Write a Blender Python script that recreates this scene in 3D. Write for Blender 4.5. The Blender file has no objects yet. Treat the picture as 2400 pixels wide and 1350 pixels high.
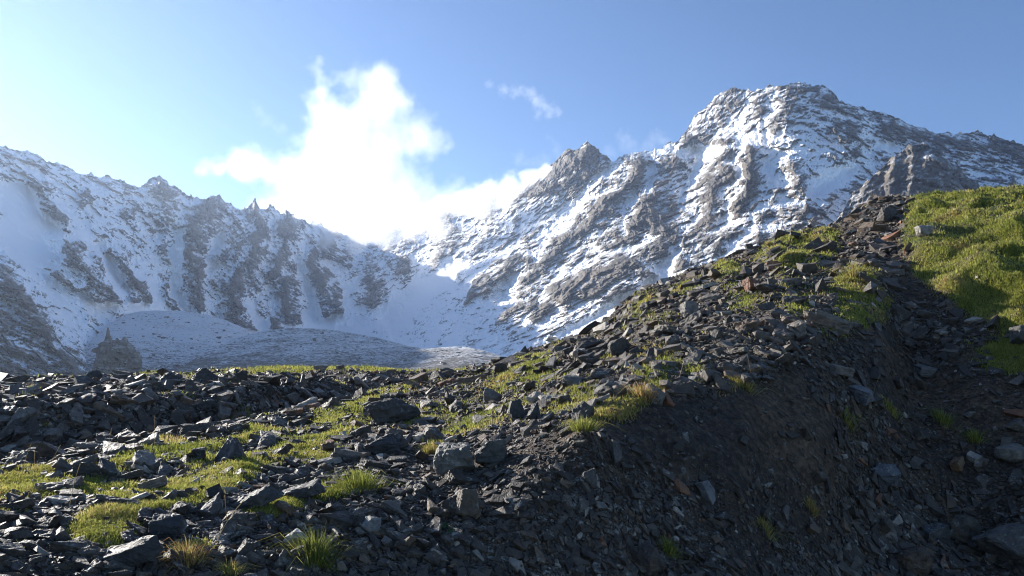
import bpy, bmesh, math, random
import numpy as np
from mathutils import Vector, Matrix, Euler

SC = bpy.context.scene
COL = SC.collection
R = math.radians

# ------------------------------------------------------------------ camera, sky, sun, exposure
CAMZ = 2.2
PITCH = math.atan(225.0 / 1800.0)
FOC = 1800.0                      # focal length in photo pixels (2400 wide)
cam = bpy.data.cameras.new("camera")
cam.sensor_width = 36.0
cam.lens = 27.0
cam.clip_start = 0.05
cam.clip_end = 30000.0
cam_o = bpy.data.objects.new("camera", cam)
COL.objects.link(cam_o)
cam_o.location = (0, 0, CAMZ)
cam_o.rotation_euler = (R(90) + PITCH, 0, 0)
SC.camera = cam_o

SUN_AZ, SUN_EL = R(-50), R(20.5)    # azimuth from +Y, clockwise positive
SUN_DIR = Vector((math.sin(SUN_AZ) * math.cos(SUN_EL), math.cos(SUN_AZ) * math.cos(SUN_EL), math.sin(SUN_EL)))
world = bpy.data.worlds.new("World")
SC.world = world
world.use_nodes = True
wn, wl = world.node_tree.nodes, world.node_tree.links
wn.clear()
sky = wn.new("ShaderNodeTexSky")
sky.sky_type = 'NISHITA'
sky.sun_disc = False
sky.sun_elevation = SUN_EL
sky.sun_rotation = SUN_AZ
sky.altitude = 2600
sky.air_density = 1.0
sky.dust_density = 0.35
sky.ozone_density = 4.2
bg = wn.new("ShaderNodeBackground")
bg.inputs["Strength"].default_value = 0.084
wo = wn.new("ShaderNodeOutputWorld")
wl.new(sky.outputs[0], bg.inputs[0])
wl.new(bg.outputs[0], wo.inputs[0])

sun = bpy.data.lights.new("sun", 'SUN')
sun.energy = 5.0
sun.angle = R(0.5)
sun.color = (1.0, 0.94, 0.85)
sun_o = bpy.data.objects.new("sun", sun)
COL.objects.link(sun_o)
sun_o.rotation_euler = (-SUN_DIR).to_track_quat('-Z', 'Y').to_euler()

SC.view_settings.view_transform = 'Standard'
SC.view_settings.look = 'None'
SC.view_settings.gamma = 1.0
SC.view_settings.exposure = 1.1
SC.render.engine = 'CYCLES'
SC.cycles.use_denoising = True
SC.cycles.max_bounces = 10
SC.cycles.diffuse_bounces = 5
SC.cycles.glossy_bounces = 2
SC.cycles.volume_bounces = 6
SC.cycles.transmission_bounces = 3
SC.cycles.transparent_max_bounces = 8
SC.cycles.volume_step_rate = 1.0
SC.cycles.volume_max_steps = 256
SC.cycles.sample_clamp_indirect = 6.0
SC.cycles.filter_width = 1.05

# ------------------------------------------------------------------ helpers
rng = np.random.default_rng(7)
random.seed(7)


def P(px, py, d):
    """photo pixel + horizontal distance -> world point (n,3)"""
    px, py, d = np.broadcast_arrays(np.asarray(px, float), np.asarray(py, float), np.asarray(d, float))
    X = (px - 1200.0) / FOC
    Y = -(py - 675.0) / FOC
    cp, sp = math.cos(PITCH), math.sin(PITCH)
    dx, dy, dz = X, cp - Y * sp, sp + Y * cp
    k = d / np.hypot(dx, dy)
    return np.stack([dx * k, dy * k, CAMZ + dz * k], -1)


def project(p):
    cp, sp = math.cos(PITCH), math.sin(PITCH)
    x, y, z = p[..., 0], p[..., 1], p[..., 2] - CAMZ
    f = np.maximum(y * cp + z * sp, 1e-3)
    u = -y * sp + z * cp
    return 1200 + FOC * x / f, 675 - FOC * u / f


def _hash(ix, iy, iz, seed):
    h = (ix.astype(np.uint32) * np.uint32(374761393) + iy.astype(np.uint32) * np.uint32(668265263)
         + iz.astype(np.uint32) * np.uint32(2147483647 - 1203) + np.uint32((seed * 974634777) & 0xffffffff))
    h = (h ^ (h >> np.uint32(13))) * np.uint32(1274126177)
    h = (h ^ (h >> np.uint32(16))) * np.uint32(2246822519)
    return h ^ (h >> np.uint32(15))


def noise(x, y, z=0.0, seed=0):
    """gradient noise, about -1..1"""
    x, y, z = np.broadcast_arrays(np.asarray(x, float), np.asarray(y, float), np.asarray(z, float))
    fx, fy, fz = np.floor(x), np.floor(y), np.floor(z)
    ix, iy, iz = fx.astype(np.int64), fy.astype(np.int64), fz.astype(np.int64)
    x, y, z = x - fx, y - fy, z - fz
    sx = x * x * x * (x * (x * 6 - 15) + 10)
    sy = y * y * y * (y * (y * 6 - 15) + 10)
    sz = z * z * z * (z * (z * 6 - 15) + 10)
    out = 0
    for a in (0, 1):
        wx = sx if a else 1 - sx
        for b in (0, 1):
            wy = sy if b else 1 - sy
            for c in (0, 1):
                wz = sz if c else 1 - sz
                h = _hash(ix + a, iy + b, iz + c, seed)
                g1 = (h & np.uint32(1023)).astype(float) / 511.5 - 1
                g2 = ((h >> np.uint32(10)) & np.uint32(1023)).astype(float) / 511.5 - 1
                g3 = ((h >> np.uint32(20)) & np.uint32(1023)).astype(float) / 511.5 - 1
                out = out + wx * wy * wz * (g1 * (x - a) + g2 * (y - b) + g3 * (z - c))
    return out * 1.5


def facets(x, y, z, seed, tilt=.8):
    """broken rock: every jittered cell is a plane tilted its own way"""
    x, y, z = np.broadcast_arrays(x, y, z)
    cx, cy, cz = (np.floor(a).astype(np.int64) for a in (x, y, z))
    best = np.full(x.shape, 1e9)
    out = np.zeros(x.shape)
    for i in (-1, 0, 1):
        for j in (-1, 0, 1):
            for k in (-1, 0, 1):
                h = _hash(cx + i, cy + j, cz + k, seed)
                h2 = _hash(cx + i, cy + j, cz + k, seed + 77)
                dx = x - (cx + i + .5 + ((h & np.uint32(1023)).astype(float) / 1023 - .5) * .9)
                dy = y - (cy + j + .5 + (((h >> np.uint32(10)) & np.uint32(1023)).astype(float) / 1023 - .5) * .9)
                dz = z - (cz + k + .5 + (((h >> np.uint32(20)) & np.uint32(1023)).astype(float) / 1023 - .5) * .9)
                d = dx * dx + dy * dy + dz * dz
                g1 = (h2 & np.uint32(1023)).astype(float) / 511.5 - 1
                g2 = ((h2 >> np.uint32(10)) & np.uint32(1023)).astype(float) / 511.5 - 1
                g3 = ((h2 >> np.uint32(20)) & np.uint32(1023)).astype(float) / 511.5 - 1
                v = tilt * (g1 * dx + g2 * dy) + .3 * g3
                m = d < best
                best = np.where(m, d, best)
                out = np.where(m, v, out)
    return out


def fbm(x, y, z=0.0, oct=4, seed=0, gain=0.5, lac=2.03):
    s, a, f = 0, 1.0, 1.0
    for i in range(oct):
        s = s + a * noise(x * f, y * f, np.asarray(z) * f, seed + i * 17)
        a *= gain
        f *= lac
    return s


def ridged(x, y, z=0.0, oct=4, seed=0, gain=0.5, lac=2.03):
    s, a, f, w = 0, 1.0, 1.0, 1.0
    for i in range(oct):
        n = 1 - np.abs(noise(x * f, y * f, np.asarray(z) * f, seed + i * 31)) * 1.6
        n = n * n * np.sign(n)
        s = s + a * n * w
        w = np.clip(n * 1.6, 0, 1)
        a *= gain
        f *= lac
    return s


def sstep(a, b, x):
    t = np.clip((x - a) / (b - a), 0, 1)
    return t * t * (3 - 2 * t)


def in_poly(px, py, poly):
    poly = np.asarray(poly, float)
    inside = np.zeros(np.shape(px), bool)
    j = len(poly) - 1
    for i in range(len(poly)):
        xi, yi = poly[i]
        xj, yj = poly[j]
        if yi != yj:
            c = ((yi > py) != (yj > py)) & (px < (xj - xi) * (py - yi) / (yj - yi) + xi)
            inside ^= c
        j = i
    return inside


def blur(a, n0, n1):
    for ax, n in ((0, n0), (1, n1)):
        if n < 1:
            continue
        for _ in range(2):
            pad = [(0, 0), (0, 0)]
            pad[ax] = (n + 1, n)
            b = np.cumsum(np.pad(a, pad, mode='edge'), axis=ax)
            k = 2 * n + 1
            a = ((b[k:] - b[:-k]) if ax == 0 else (b[:, k:] - b[:, :-k])) / k
    return a


def rbf(pts, vals):
    """thin plate spline through scattered 2-D points, returns evaluator"""
    pts = np.asarray(pts, float) / 600.0
    vals = np.asarray(vals, float)
    n = len(pts)
    r2 = ((pts[:, None] - pts[None]) ** 2).sum(-1)
    K = np.where(r2 > 0, r2 * np.log(r2 + 1e-12) * .5, 0) + np.eye(n) * 1e-3
    Q = np.hstack([np.ones((n, 1)), pts])
    A = np.block([[K, Q], [Q.T, np.zeros((3, 3))]])
    c = np.linalg.solve(A, np.concatenate([vals, np.zeros(3)]))

    def ev(x, y):
        x, y = x / 600.0, y / 600.0
        s = c[n] + c[n + 1] * x + c[n + 2] * y
        for i in range(n):
            q = (x - pts[i, 0]) ** 2 + (y - pts[i, 1]) ** 2
            s = s + c[i] * q * np.log(q + 1e-12) * .5
        return s
    return ev


def tag(o, label=None, cat=None, group=None, kind=None):
    if label:
        o["label"] = label
    if cat:
        o["category"] = cat
    if group:
        o["group"] = group
    if kind:
        o["kind"] = kind
    return o


def mesh_np(name, verts, faces, mat, smooth=False, attrs=None, parent=None, normals=None):
    """verts (n,3), faces (m,3 or 4) -> one linked mesh object"""
    verts = np.ascontiguousarray(verts, np.float32)
    faces = np.ascontiguousarray(faces, np.int32)
    k = faces.shape[1]
    me = bpy.data.meshes.new(name)
    me.vertices.add(len(verts))
    me.vertices.foreach_set("co", verts.ravel())
    me.loops.add(faces.size)
    me.loops.foreach_set("vertex_index", faces.ravel())
    me.polygons.add(len(faces))
    me.polygons.foreach_set("loop_start", np.arange(0, faces.size, k, dtype=np.int32))
    me.polygons.foreach_set("loop_total", np.full(len(faces), k, np.int32))
    me.polygons.foreach_set("use_smooth", np.full(len(faces), smooth, bool))
    me.update(calc_edges=True)
    for nm, arr in (attrs or {}).items():
        arr = np.ascontiguousarray(arr, np.float32)
        if arr.ndim == 1:
            me.attributes.new(nm, 'FLOAT', 'POINT').data.foreach_set("value", arr)
        elif arr.shape[1] == 3:
            me.attributes.new(nm, 'FLOAT_VECTOR', 'POINT').data.foreach_set("vector", arr.ravel())
        else:
            me.attributes.new(nm, 'FLOAT_COLOR', 'POINT').data.foreach_set("color", arr.ravel())
    if normals is not None:
        me.normals_split_custom_set_from_vertices(np.asarray(normals, np.float32).tolist())
    if mat:
        me.materials.append(mat)
    o = bpy.data.objects.new(name, me)
    COL.objects.link(o)
    if parent:
        o.parent = parent
    return o


def grid_faces(n0, n1):
    i = np.arange(n0 * n1).reshape(n0, n1)
    return np.stack([i[:-1, :-1], i[:-1, 1:], i[1:, 1:], i[1:, :-1]], -1).reshape(-1, 4)


class NT:
    """small node builder"""
    def __init__(s, name):
        s.m = bpy.data.materials.new(name)
        s.m.use_nodes = True
        s.t = s.m.node_tree
        s.t.nodes.clear()
        s.out = s.t.nodes.new("ShaderNodeOutputMaterial")

    def n(s, typ, ins=None, **kw):
        nd = s.t.nodes.new(typ)
        for k, v in kw.items():
            setattr(nd, k, v)
        for k, v in (ins or {}).items():
            s.set(nd.inputs[k], v)
        return nd

    def set(s, sock, v):
        if isinstance(v, bpy.types.Node):
            v = v.outputs[0]
        if isinstance(v, bpy.types.NodeSocket):
            s.t.links.new(v, sock)
        else:
            sock.default_value = v

    def math(s, op, a, b=0.0, c=0.0, clamp=False):
        return s.n("ShaderNodeMath", {0: a, 1: b, 2: c}, operation=op, use_clamp=clamp).outputs[0]

    def vmath(s, op, a, b=(0, 0, 0)):
        nd = s.n("ShaderNodeVectorMath", {0: a, 1: b}, operation=op)
        return nd.outputs[1] if op in ('DISTANCE', 'LENGTH', 'DOT_PRODUCT') else nd.outputs[0]

    def scale(s, a, k):
        return s.n("ShaderNodeVectorMath", {0: a, 3: k}, operation='SCALE').outputs[0]

    def noise(s, vec, scale, detail=4, rough=.55, dist=0.0):
        return s.n("ShaderNodeTexNoise", {"Vector": vec, "Scale": scale, "Detail": detail, "Roughness": rough, "Distortion": dist}).outputs[0]

    def ramp(s, v, a, b, lo=0.0, hi=1.0):
        return s.n("ShaderNodeMapRange", {0: v, 1: a, 2: b, 3: lo, 4: hi}, interpolation_type='SMOOTHSTEP').outputs[0]

    def mix(s, f, a, b):
        nd = s.n("ShaderNodeMix", data_type='RGBA')
        s.set(nd.inputs[0], f)
        s.set(nd.inputs[6], a if not isinstance(a, tuple) else (*a, 1) if len(a) == 3 else a)
        s.set(nd.inputs[7], b if not isinstance(b, tuple) else (*b, 1) if len(b) == 3 else b)
        return nd.outputs[2]

    def mul(s, a, b, f=1.0):
        nd = s.n("ShaderNodeMix", data_type='RGBA', blend_type='MULTIPLY')
        s.set(nd.inputs[0], f)
        s.set(nd.inputs[6], a)
        s.set(nd.inputs[7], b)
        return nd.outputs[2]

    def attr(s, name, out=2):
        return s.n("ShaderNodeAttribute", attribute_name=name).outputs[out]

    def bump(s, h, strength, dist, normal=None):
        nd = s.n("ShaderNodeBump", {"Height": h, "Strength": strength, "Distance": dist})
        if normal is not None:
            s.set(nd.inputs["Normal"], normal)
        return nd.outputs[0]

    def surf(s, bsdf):
        s.set(s.out.inputs[0], bsdf)
        return s.m


def principled(nt, col, rough, normal=None, spec=.5):
    ins = {"Base Color": col if not isinstance(col, tuple) else (*col, 1), "Roughness": rough, "Specular IOR Level": spec}
    if normal is not None:
        ins["Normal"] = normal
    return nt.n("ShaderNodeBsdfPrincipled", ins)


#@@MATERIALS
# ------------------------------------------------------------------ materials
def mat_mountain():
    nt = NT("snowy_rock")
    co = nt.n("ShaderNodeTexCoord").outputs["Object"]
    bed = nt.attr("bed", 1)                       # metres along / across the bedding
    sn = nt.attr("snow")
    # ledges: noise stretched along the bedding
    sb = nt.n("ShaderNodeMapping", {"Vector": bed, "Scale": (.014, .085, .02)}).outputs[0]
    ledge = nt.noise(sb, 1.0, 5, .62, .6)
    sb2 = nt.n("ShaderNodeMapping", {"Vector": bed, "Scale": (.04, .21, .05)}).outputs[0]
    ledge2 = nt.noise(sb2, 1.0, 3, .6, .4)
    blot = nt.noise(co, .028, 6, .68)
    h = nt.math('ADD', nt.math('MULTIPLY', ledge, 1.0), nt.math('MULTIPLY', ledge2, .55))
    h = nt.math('ADD', h, nt.math('MULTIPLY', blot, .75))
    # snow cover decides the threshold
    speck = nt.noise(co, .10, 5, .75)
    h = nt.math('ADD', h, nt.math('MULTIPLY', nt.math('SUBTRACT', speck, .5), 1.0))
    f = nt.math('ADD', nt.math('MULTIPLY', sn, 1.35), nt.math('MULTIPLY', nt.math('SUBTRACT', h, 1.15), 1.7))
    snowf = nt.ramp(f, .70, .86)
    dust = nt.ramp(f, .25, .8, 0.0, .40)          # thin powder on rock
    fac = nt.math('MAXIMUM', snowf, dust)
    tone = nt.noise(co, .012, 4, .6)
    tone2 = nt.noise(sb, .6, 3, .6)
    rock = nt.mix(nt.ramp(tone, .35, .65), (.068, .060, .052), (.132, .108, .082))
    rock = nt.mix(nt.ramp(tone2, .45, .7, 0, .6), rock, (.165, .137, .104))
    col = nt.mix(fac, rock, (.93, .935, .945))
    hb = nt.math('ADD', nt.math('MULTIPLY', ledge, 3.2), nt.math('MULTIPLY', blot, 4.0))
    hb = nt.math('ADD', hb, nt.math('MULTIPLY', ledge2, 2.0))
    damp = nt.math('SUBTRACT', 1.0, nt.math('MULTIPLY', snowf, .75))
    nb = nt.n("ShaderNodeBump", {"Height": hb, "Strength": damp, "Distance": 1.3}).outputs[0]
    return nt.surf(principled(nt, col, nt.math('ADD', .75, nt.math('MULTIPLY', snowf, -.15)), nb, .25))


def mat_moraine():
    nt = NT("dusted_moraine")
    co = nt.n("ShaderNodeTexCoord").outputs["Object"]
    a = nt.noise(co, .28, 7, .78)
    b = nt.noise(co, .03, 4, .6)
    sn = nt.attr("snow")
    mp = nt.n("ShaderNodeMapping", {"Vector": co, "Rotation": (0, 0, .5), "Scale": (.05, .3, .3)}).outputs[0]
    c = nt.noise(mp, 1.0, 5, .65)
    f = nt.math('ADD', nt.math('MULTIPLY', a, 2.4), nt.math('ADD', nt.math('MULTIPLY', b, .8), nt.math('MULTIPLY', c, .7)))
    f = nt.math('ADD', f, nt.math('SUBTRACT', nt.math('MULTIPLY', sn, 1.5), 2.6))
    fac = nt.ramp(f, -.16, .22, .05, .92)
    rock = nt.mix(nt.noise(co, .02, 3), (.075, .07, .068), (.12, .105, .09))
    col = nt.mix(fac, rock, (.8, .81, .83))
    nb = nt.bump(a, .9, 3.2)
    return nt.surf(principled(nt, col, .85, nb, .2))


def mat_soil():
    nt = NT("shale_soil")
    co = nt.n("ShaderNodeTexCoord").outputs["Object"]
    g = nt.attr("grassy")
    a = nt.noise(co, 9, 6, .7)
    v = nt.n("ShaderNodeTexVoronoi", {"Vector": co, "Scale": 26.0}, feature='F1')
    v2 = nt.n("ShaderNodeTexVoronoi", {"Vector": co, "Scale": 60.0}, feature='F1')
    soil = nt.mix(nt.ramp(a, .3, .7), (.048, .035, .024), (.105, .08, .057))
    chip = nt.mix(nt.n("ShaderNodeSeparateColor", {0: v.outputs["Color"]}).outputs[0], (.6, .6, .6), (1.6, 1.5, 1.4))
    soil = nt.mul(soil, chip)
    soil = nt.mul(soil, nt.mix(nt.ramp(nt.noise(co, .9, 5, .6), .36, .64), (.6, .62, .68), (1.18, 1.1, 1.0)))
    turf = nt.mix(nt.ramp(nt.noise(co, 2.2, 5, .65), .38, .62), (.05, .065, .014), (.12, .10, .03))
    col = nt.mix(nt.ramp(nt.math('ADD', g, nt.math('MULTIPLY', nt.math('SUBTRACT', a, .5), .5)), .35, .6), soil, turf)
    hh = nt.math('ADD', nt.math('MULTIPLY', v.outputs["Distance"], .03), nt.math('MULTIPLY', a, .05))
    hh = nt.math('ADD', hh, nt.math('MULTIPLY', v2.outputs["Distance"], .012))
    nb = nt.bump(hh, .9, 1.0)
    return nt.surf(principled(nt, col, .8, nb, .3))


def mat_stone(name, from_attr):
    """from_attr: stone colour comes from a colour attribute, else from the object's own colour"""
    nt = NT(name)
    co = nt.n("ShaderNodeTexCoord").outputs["Object"]
    if from_attr:
        base = nt.attr("stone", 0)
        vec = co
    else:
        oi = nt.n("ShaderNodeObjectInfo")
        base = oi.outputs["Color"]
        geo = nt.n("ShaderNodeNewGeometry").outputs["Position"]
        vec = geo
    a = nt.noise(vec, 14, 6, .68)
    b = nt.noise(vec, 45, 4, .65)
    vary = nt.mix(nt.ramp(a, .28, .72), (.55, .55, .57), (1.5, 1.45, 1.38))
    col = nt.mul(base, vary)
    li = nt.math('MULTIPLY', nt.ramp(nt.noise(vec, 9, 3, .7), .56, .64), nt.ramp(b, .42, .6))
    up = nt.n("ShaderNodeSeparateXYZ", {0: nt.n("ShaderNodeNewGeometry").outputs["Normal"]}).outputs[2]
    li = nt.math('MULTIPLY', li, nt.ramp(up, -.2, .5, .15, .75))
    col = nt.mix(li, col, (.27, .27, .24))
    nb = nt.bump(nt.math('ADD', nt.math('MULTIPLY', a, .03), nt.math('MULTIPLY', b, .012)), .8, 1.0)
    return nt.surf(principled(nt, col, nt.ramp(a, .2, .8, .42, .75), nb, .4))


def mat_blade():
    nt = NT("grass_blade")
    c = nt.attr("blade", 0)
    d = nt.n("ShaderNodeBsdfDiffuse", {"Color": c})
    t = nt.n("ShaderNodeBsdfTranslucent", {"Color": c})
    g = nt.n("ShaderNodeBsdfGlossy", {"Color": (1, 1, 1, 1), "Roughness": .4})
    m = nt.n("ShaderNodeMixShader", {0: .55, 1: d.outputs[0], 2: t.outputs[0]})
    m2 = nt.n("ShaderNodeMixShader", {0: .015, 1: m.outputs[0], 2: g.outputs[0]})
    return nt.surf(m2.outputs[0])


M_MOUNT, M_MOR, M_SOIL = mat_mountain(), mat_moraine(), mat_soil()
M_SCREE, M_STONE, M_BLADE = mat_stone("scree_stone", True), mat_stone("boulder_stone", False), mat_blade()

#@@MOUNTAINS
# ------------------------------------------------------------------ mountains
SKY = np.array([(-900, 300), (-500, 270), (-250, 305), (0, 342), (60, 352), (110, 376), (180, 402), (250, 416), (330, 436), (348, 428), (362, 419),
                (374, 414), (388, 424), (402, 438), (440, 460), (470, 466), (488, 458), (505, 458), (535, 480), (565, 486), (585, 482), (598, 476),
                (606, 486), (640, 490), (680, 503), (710, 520), (760, 528), (800, 548), (850, 545), (905, 518), (945, 535), (1000, 498),
                (1040, 484), (1100, 468), (1160, 455), (1215, 440), (1250, 418), (1290, 386), (1315, 360), (1335, 350), (1352, 347), (1376, 338),
                (1395, 346), (1412, 362), (1435, 376), (1470, 366), (1530, 350), (1585, 330), (1612, 300), (1640, 262), (1665, 238), (1700, 212),
                (1724, 204), (1745, 212), (1770, 215), (1800, 203), (1840, 197), (1870, 190), (1890, 201), (1930, 206), (1950, 218), (1968, 238),
                (2010, 246), (2050, 264), (2095, 274), (2125, 290), (2165, 300), (2190, 311), (2240, 316), (2280, 307), (2330, 318), (2370, 330),
                (2400, 344), (2500, 370), (2700, 430), (3000, 470)], float)
DCTL = [  # px, py, horizontal distance
    (-900, 300, 1150), (-900, 600, 850), (-900, 960, 480), (-500, 270, 1300), (-500, 600, 950), (-500, 960, 560),
    (0, 342, 1500), (0, 600, 1150), (0, 760, 900), (0, 960, 600), (250, 416, 1700), (250, 600, 1420), (250, 740, 1200), (250, 960, 800),
    (374, 414, 1850), (374, 600, 1640), (400, 740, 1480), (600, 476, 2250), (600, 620, 2050), (600, 770, 1800), (600, 960, 1200),
    (830, 548, 2750), (830, 650, 2450), (830, 760, 2000), (830, 960, 1200), (1040, 484, 2650), (1000, 620, 2250), (1000, 760, 1650), (1000, 960, 1000),
    (1215, 440, 2350), (1200, 600, 1900), (1200, 740, 1450), (1200, 860, 1050), (1200, 960, 850), (1376, 338, 2090), (1400, 500, 1800), (1400, 640, 1400),
    (1400, 760, 1080), (1500, 960, 800), (1600, 330, 1950), (1600, 480, 1600), (1600, 600, 1230), (1870, 190, 1780), (1850, 340, 1500), (1850, 480, 1250),
    (1850, 600, 1000), (1850, 960, 650), (2100, 280, 1800), (2100, 420, 1510), (2100, 560, 1180), (2400, 344, 1870), (2400, 450, 1570), (2400, 560, 1230), (2400, 960, 600),
    (3000, 470, 1750), (3000, 700, 900), (3000, 960, 600)]
# share of snow in the open: px, py, cover
SCTL = [(-500, 500, .8), (0, 380, .55), (0, 450, .85), (100, 560, .85), (60, 640, .72), (40, 740, .38), (30, 860, .22), (200, 860, .5), (180, 780, .72), (250, 480, .7), (250, 700, .9), (330, 560, .62),
        (370, 430, .42), (420, 560, .6), (440, 740, .85), (500, 480, .42), (520, 600, .5), (520, 700, .5), (600, 500, .45), (650, 650, .45), (700, 540, .5), (800, 600, .62), (760, 740, .85),
        (900, 560, .62), (900, 640, .6), (940, 740, .95), (1000, 800, .95), (1060, 520, .6), (1060, 600, .68), (1100, 700, .85), (1180, 600, .62), (1200, 800, .75), (1140, 480, .55),
        (1300, 480, .62), (1330, 375, .28), (1385, 372, .3), (1380, 560, .45), (1300, 640, .42), (1350, 760, .72), (1450, 480, .45), (1500, 560, .36), (1500, 400, .6), (1560, 660, .8), (1600, 420, .5), (1600, 560, .4),
        (1700, 250, .5), (1720, 330, .66), (1700, 480, .46), (1700, 580, .48), (1850, 240, .5), (1850, 330, .7), (1800, 420, .6), (1950, 410, .8), (1860, 540, .42), (2000, 480, .42),
        (2000, 300, .5), (2100, 330, .5), (2200, 350, .42), (2300, 400, .55), (2400, 350, .3), (2400, 430, .62), (2600, 500, .5)]
# bare buttresses (photo outline), how far each stands out (m)
ROCKS = [
    ([(70, 425), (105, 432), (135, 470), (158, 535), (130, 515), (100, 480)], 16),
    ([(125, 640), (150, 600), (185, 590), (215, 605), (235, 600), (250, 650), (275, 690), (297, 716), (240, 700), (180, 672)], 26),
    ([(145, 585), (165, 562), (200, 565), (210, 590), (175, 598)], 16),
    ([(225, 580), (260, 590), (272, 606), (245, 604)], 10),
    ([(285, 600), (305, 625), (330, 655), (357, 712), (318, 700), (300, 660), (278, 625)], 16),
    ([(375, 640), (392, 636), (398, 680), (425, 732), (404, 708), (384, 680)], 14),
    ([(180, 450), (210, 445), (222, 470), (200, 485), (185, 470)], 8),
    ([(285, 480), (320, 465), (330, 500), (295, 520), (275, 505)], 9),
    ([(440, 520), (465, 475), (500, 462), (535, 490), (530, 530), (500, 560), (490, 600), (478, 640), (480, 690), (470, 738), (440, 720), (425, 660), (430, 590)], 24),
    ([(495, 655), (530, 600), (575, 555), (605, 545), (640, 580), (652, 620), (630, 670), (600, 700), (575, 720), (605, 772), (560, 765), (500, 745), (520, 690)], 34),
    ([(500, 618), (530, 550), (552, 535), (560, 565), (535, 600), (515, 622)], 20),
    ([(640, 520), (690, 505), (712, 530), (680, 560), (645, 545)], 20),
    ([(660, 640), (690, 610), (715, 660), (720, 720), (690, 750), (650, 720)], 18),
    ([(640, 735), (680, 720), (705, 762), (640, 768)], 22),
    ([(725, 620), (752, 590), (775, 640), (800, 700), (810, 735), (770, 735), (735, 680)], 24),
    ([(745, 565), (770, 543), (800, 570), (832, 605), (815, 630), (770, 600)], 22),
    ([(822, 690), (862, 640), (905, 660), (925, 695), (870, 722)], 22),
    ([(905, 610), (960, 600), (975, 640), (930, 660)], 12),
    ([(-60, 655), (20, 660), (70, 700), (112, 760), (130, 820), (190, 860), (215, 905), (-60, 930)], 20),
    ([(1215, 452), (1260, 440), (1330, 425), (1392, 410), (1360, 448), (1300, 455), (1240, 462)], 22),
    ([(1290, 385), (1330, 350), (1376, 338), (1420, 365), (1380, 400), (1310, 410)], 12),
    ([(1472, 520), (1480, 480), (1530, 455), (1590, 460), (1595, 545), (1540, 556), (1480, 548)], 34),
    ([(1395, 580), (1430, 500), (1462, 490), (1465, 560), (1430, 590)], 26),
    ([(1470, 420), (1495, 382), (1520, 400), (1530, 430), (1490, 450)], 22),
    ([(1100, 650), (1170, 600), (1235, 600), (1265, 625), (1200, 650), (1150, 685), (1085, 712)], 26),
    ([(1225, 560), (1258, 545), (1262, 575), (1240, 590)], 14),
    ([(1300, 660), (1380, 640), (1460, 600), (1540, 640), (1500, 680), (1420, 690), (1320, 712), (1290, 700)], 34),
    ([(1240, 735), (1275, 705), (1300, 720), (1260, 752)], 16),
    ([(1150, 755), (1230, 690), (1280, 680), (1250, 720), (1190, 745)], 16),
    ([(1700, 400), (1730, 345), (1770, 350), (1780, 420), (1770, 490), (1720, 520), (1705, 460)], 30),
    ([(1860, 560), (1890, 470), (1905, 490), (1895, 560)], 18),
    ([(1920, 215), (1945, 215), (1968, 240), (1930, 250)], 16),
    ([(2040, 275), (2110, 285), (2180, 312), (2150, 330), (2070, 312)], 14),
    ([(2330, 320), (2400, 345), (2480, 380), (2400, 392), (2340, 360)], 14),
    ([(1940, 300), (1990, 280), (2010, 320), (1970, 340)], 14),
]
# clean couloirs and snowfields
SNOWS = [
    [(485, 640), (500, 600), (525, 540), (545, 545), (535, 580), (510, 630), (530, 625), (580, 570), (600, 580), (545, 640), (510, 655)],
    [(400, 560), (430, 540), (440, 600), (425, 660), (440, 720), (470, 745), (430, 740), (400, 690)],
    [(690, 600), (712, 605), (722, 680), (745, 760), (700, 755), (705, 690)],
    [(800, 700), (830, 650), (850, 640), (820, 720), (790, 750)],
    [(860, 740), (980, 650), (1060, 600), (1090, 620), (1010, 700), (930, 790)],
    [(1890, 470), (1900, 420), (1960, 385), (2020, 380), (1990, 410), (1920, 450)],
    [(1440, 700), (1530, 650), (1580, 580), (1600, 590), (1570, 650), (1480, 720), (1300, 800), (1240, 850), (1220, 840)],
    [(1700, 350), (1760, 320), (1830, 300), (1850, 310), (1770, 340), (1720, 365)],
    [(1560, 360), (1620, 340), (1700, 340), (1690, 360), (1600, 372)],
    [(1330, 680), (1400, 640), (1440, 620), (1400, 655), (1345, 690)],
    [(2060, 335), (2110, 335), (2090, 350), (2065, 350)],
    [(540, 770), (590, 700), (610, 730), (640, 745), (620, 780)],
    [(690, 775), (760, 735), (850, 740), (880, 770), (800, 790)],
    [(225, 700), (300, 716), (360, 712), (420, 735), (430, 760), (300, 740)],
    [(0, 430), (60, 430), (110, 500), (150, 560), (120, 620), (80, 640), (40, 600), (0, 560)],
]


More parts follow.
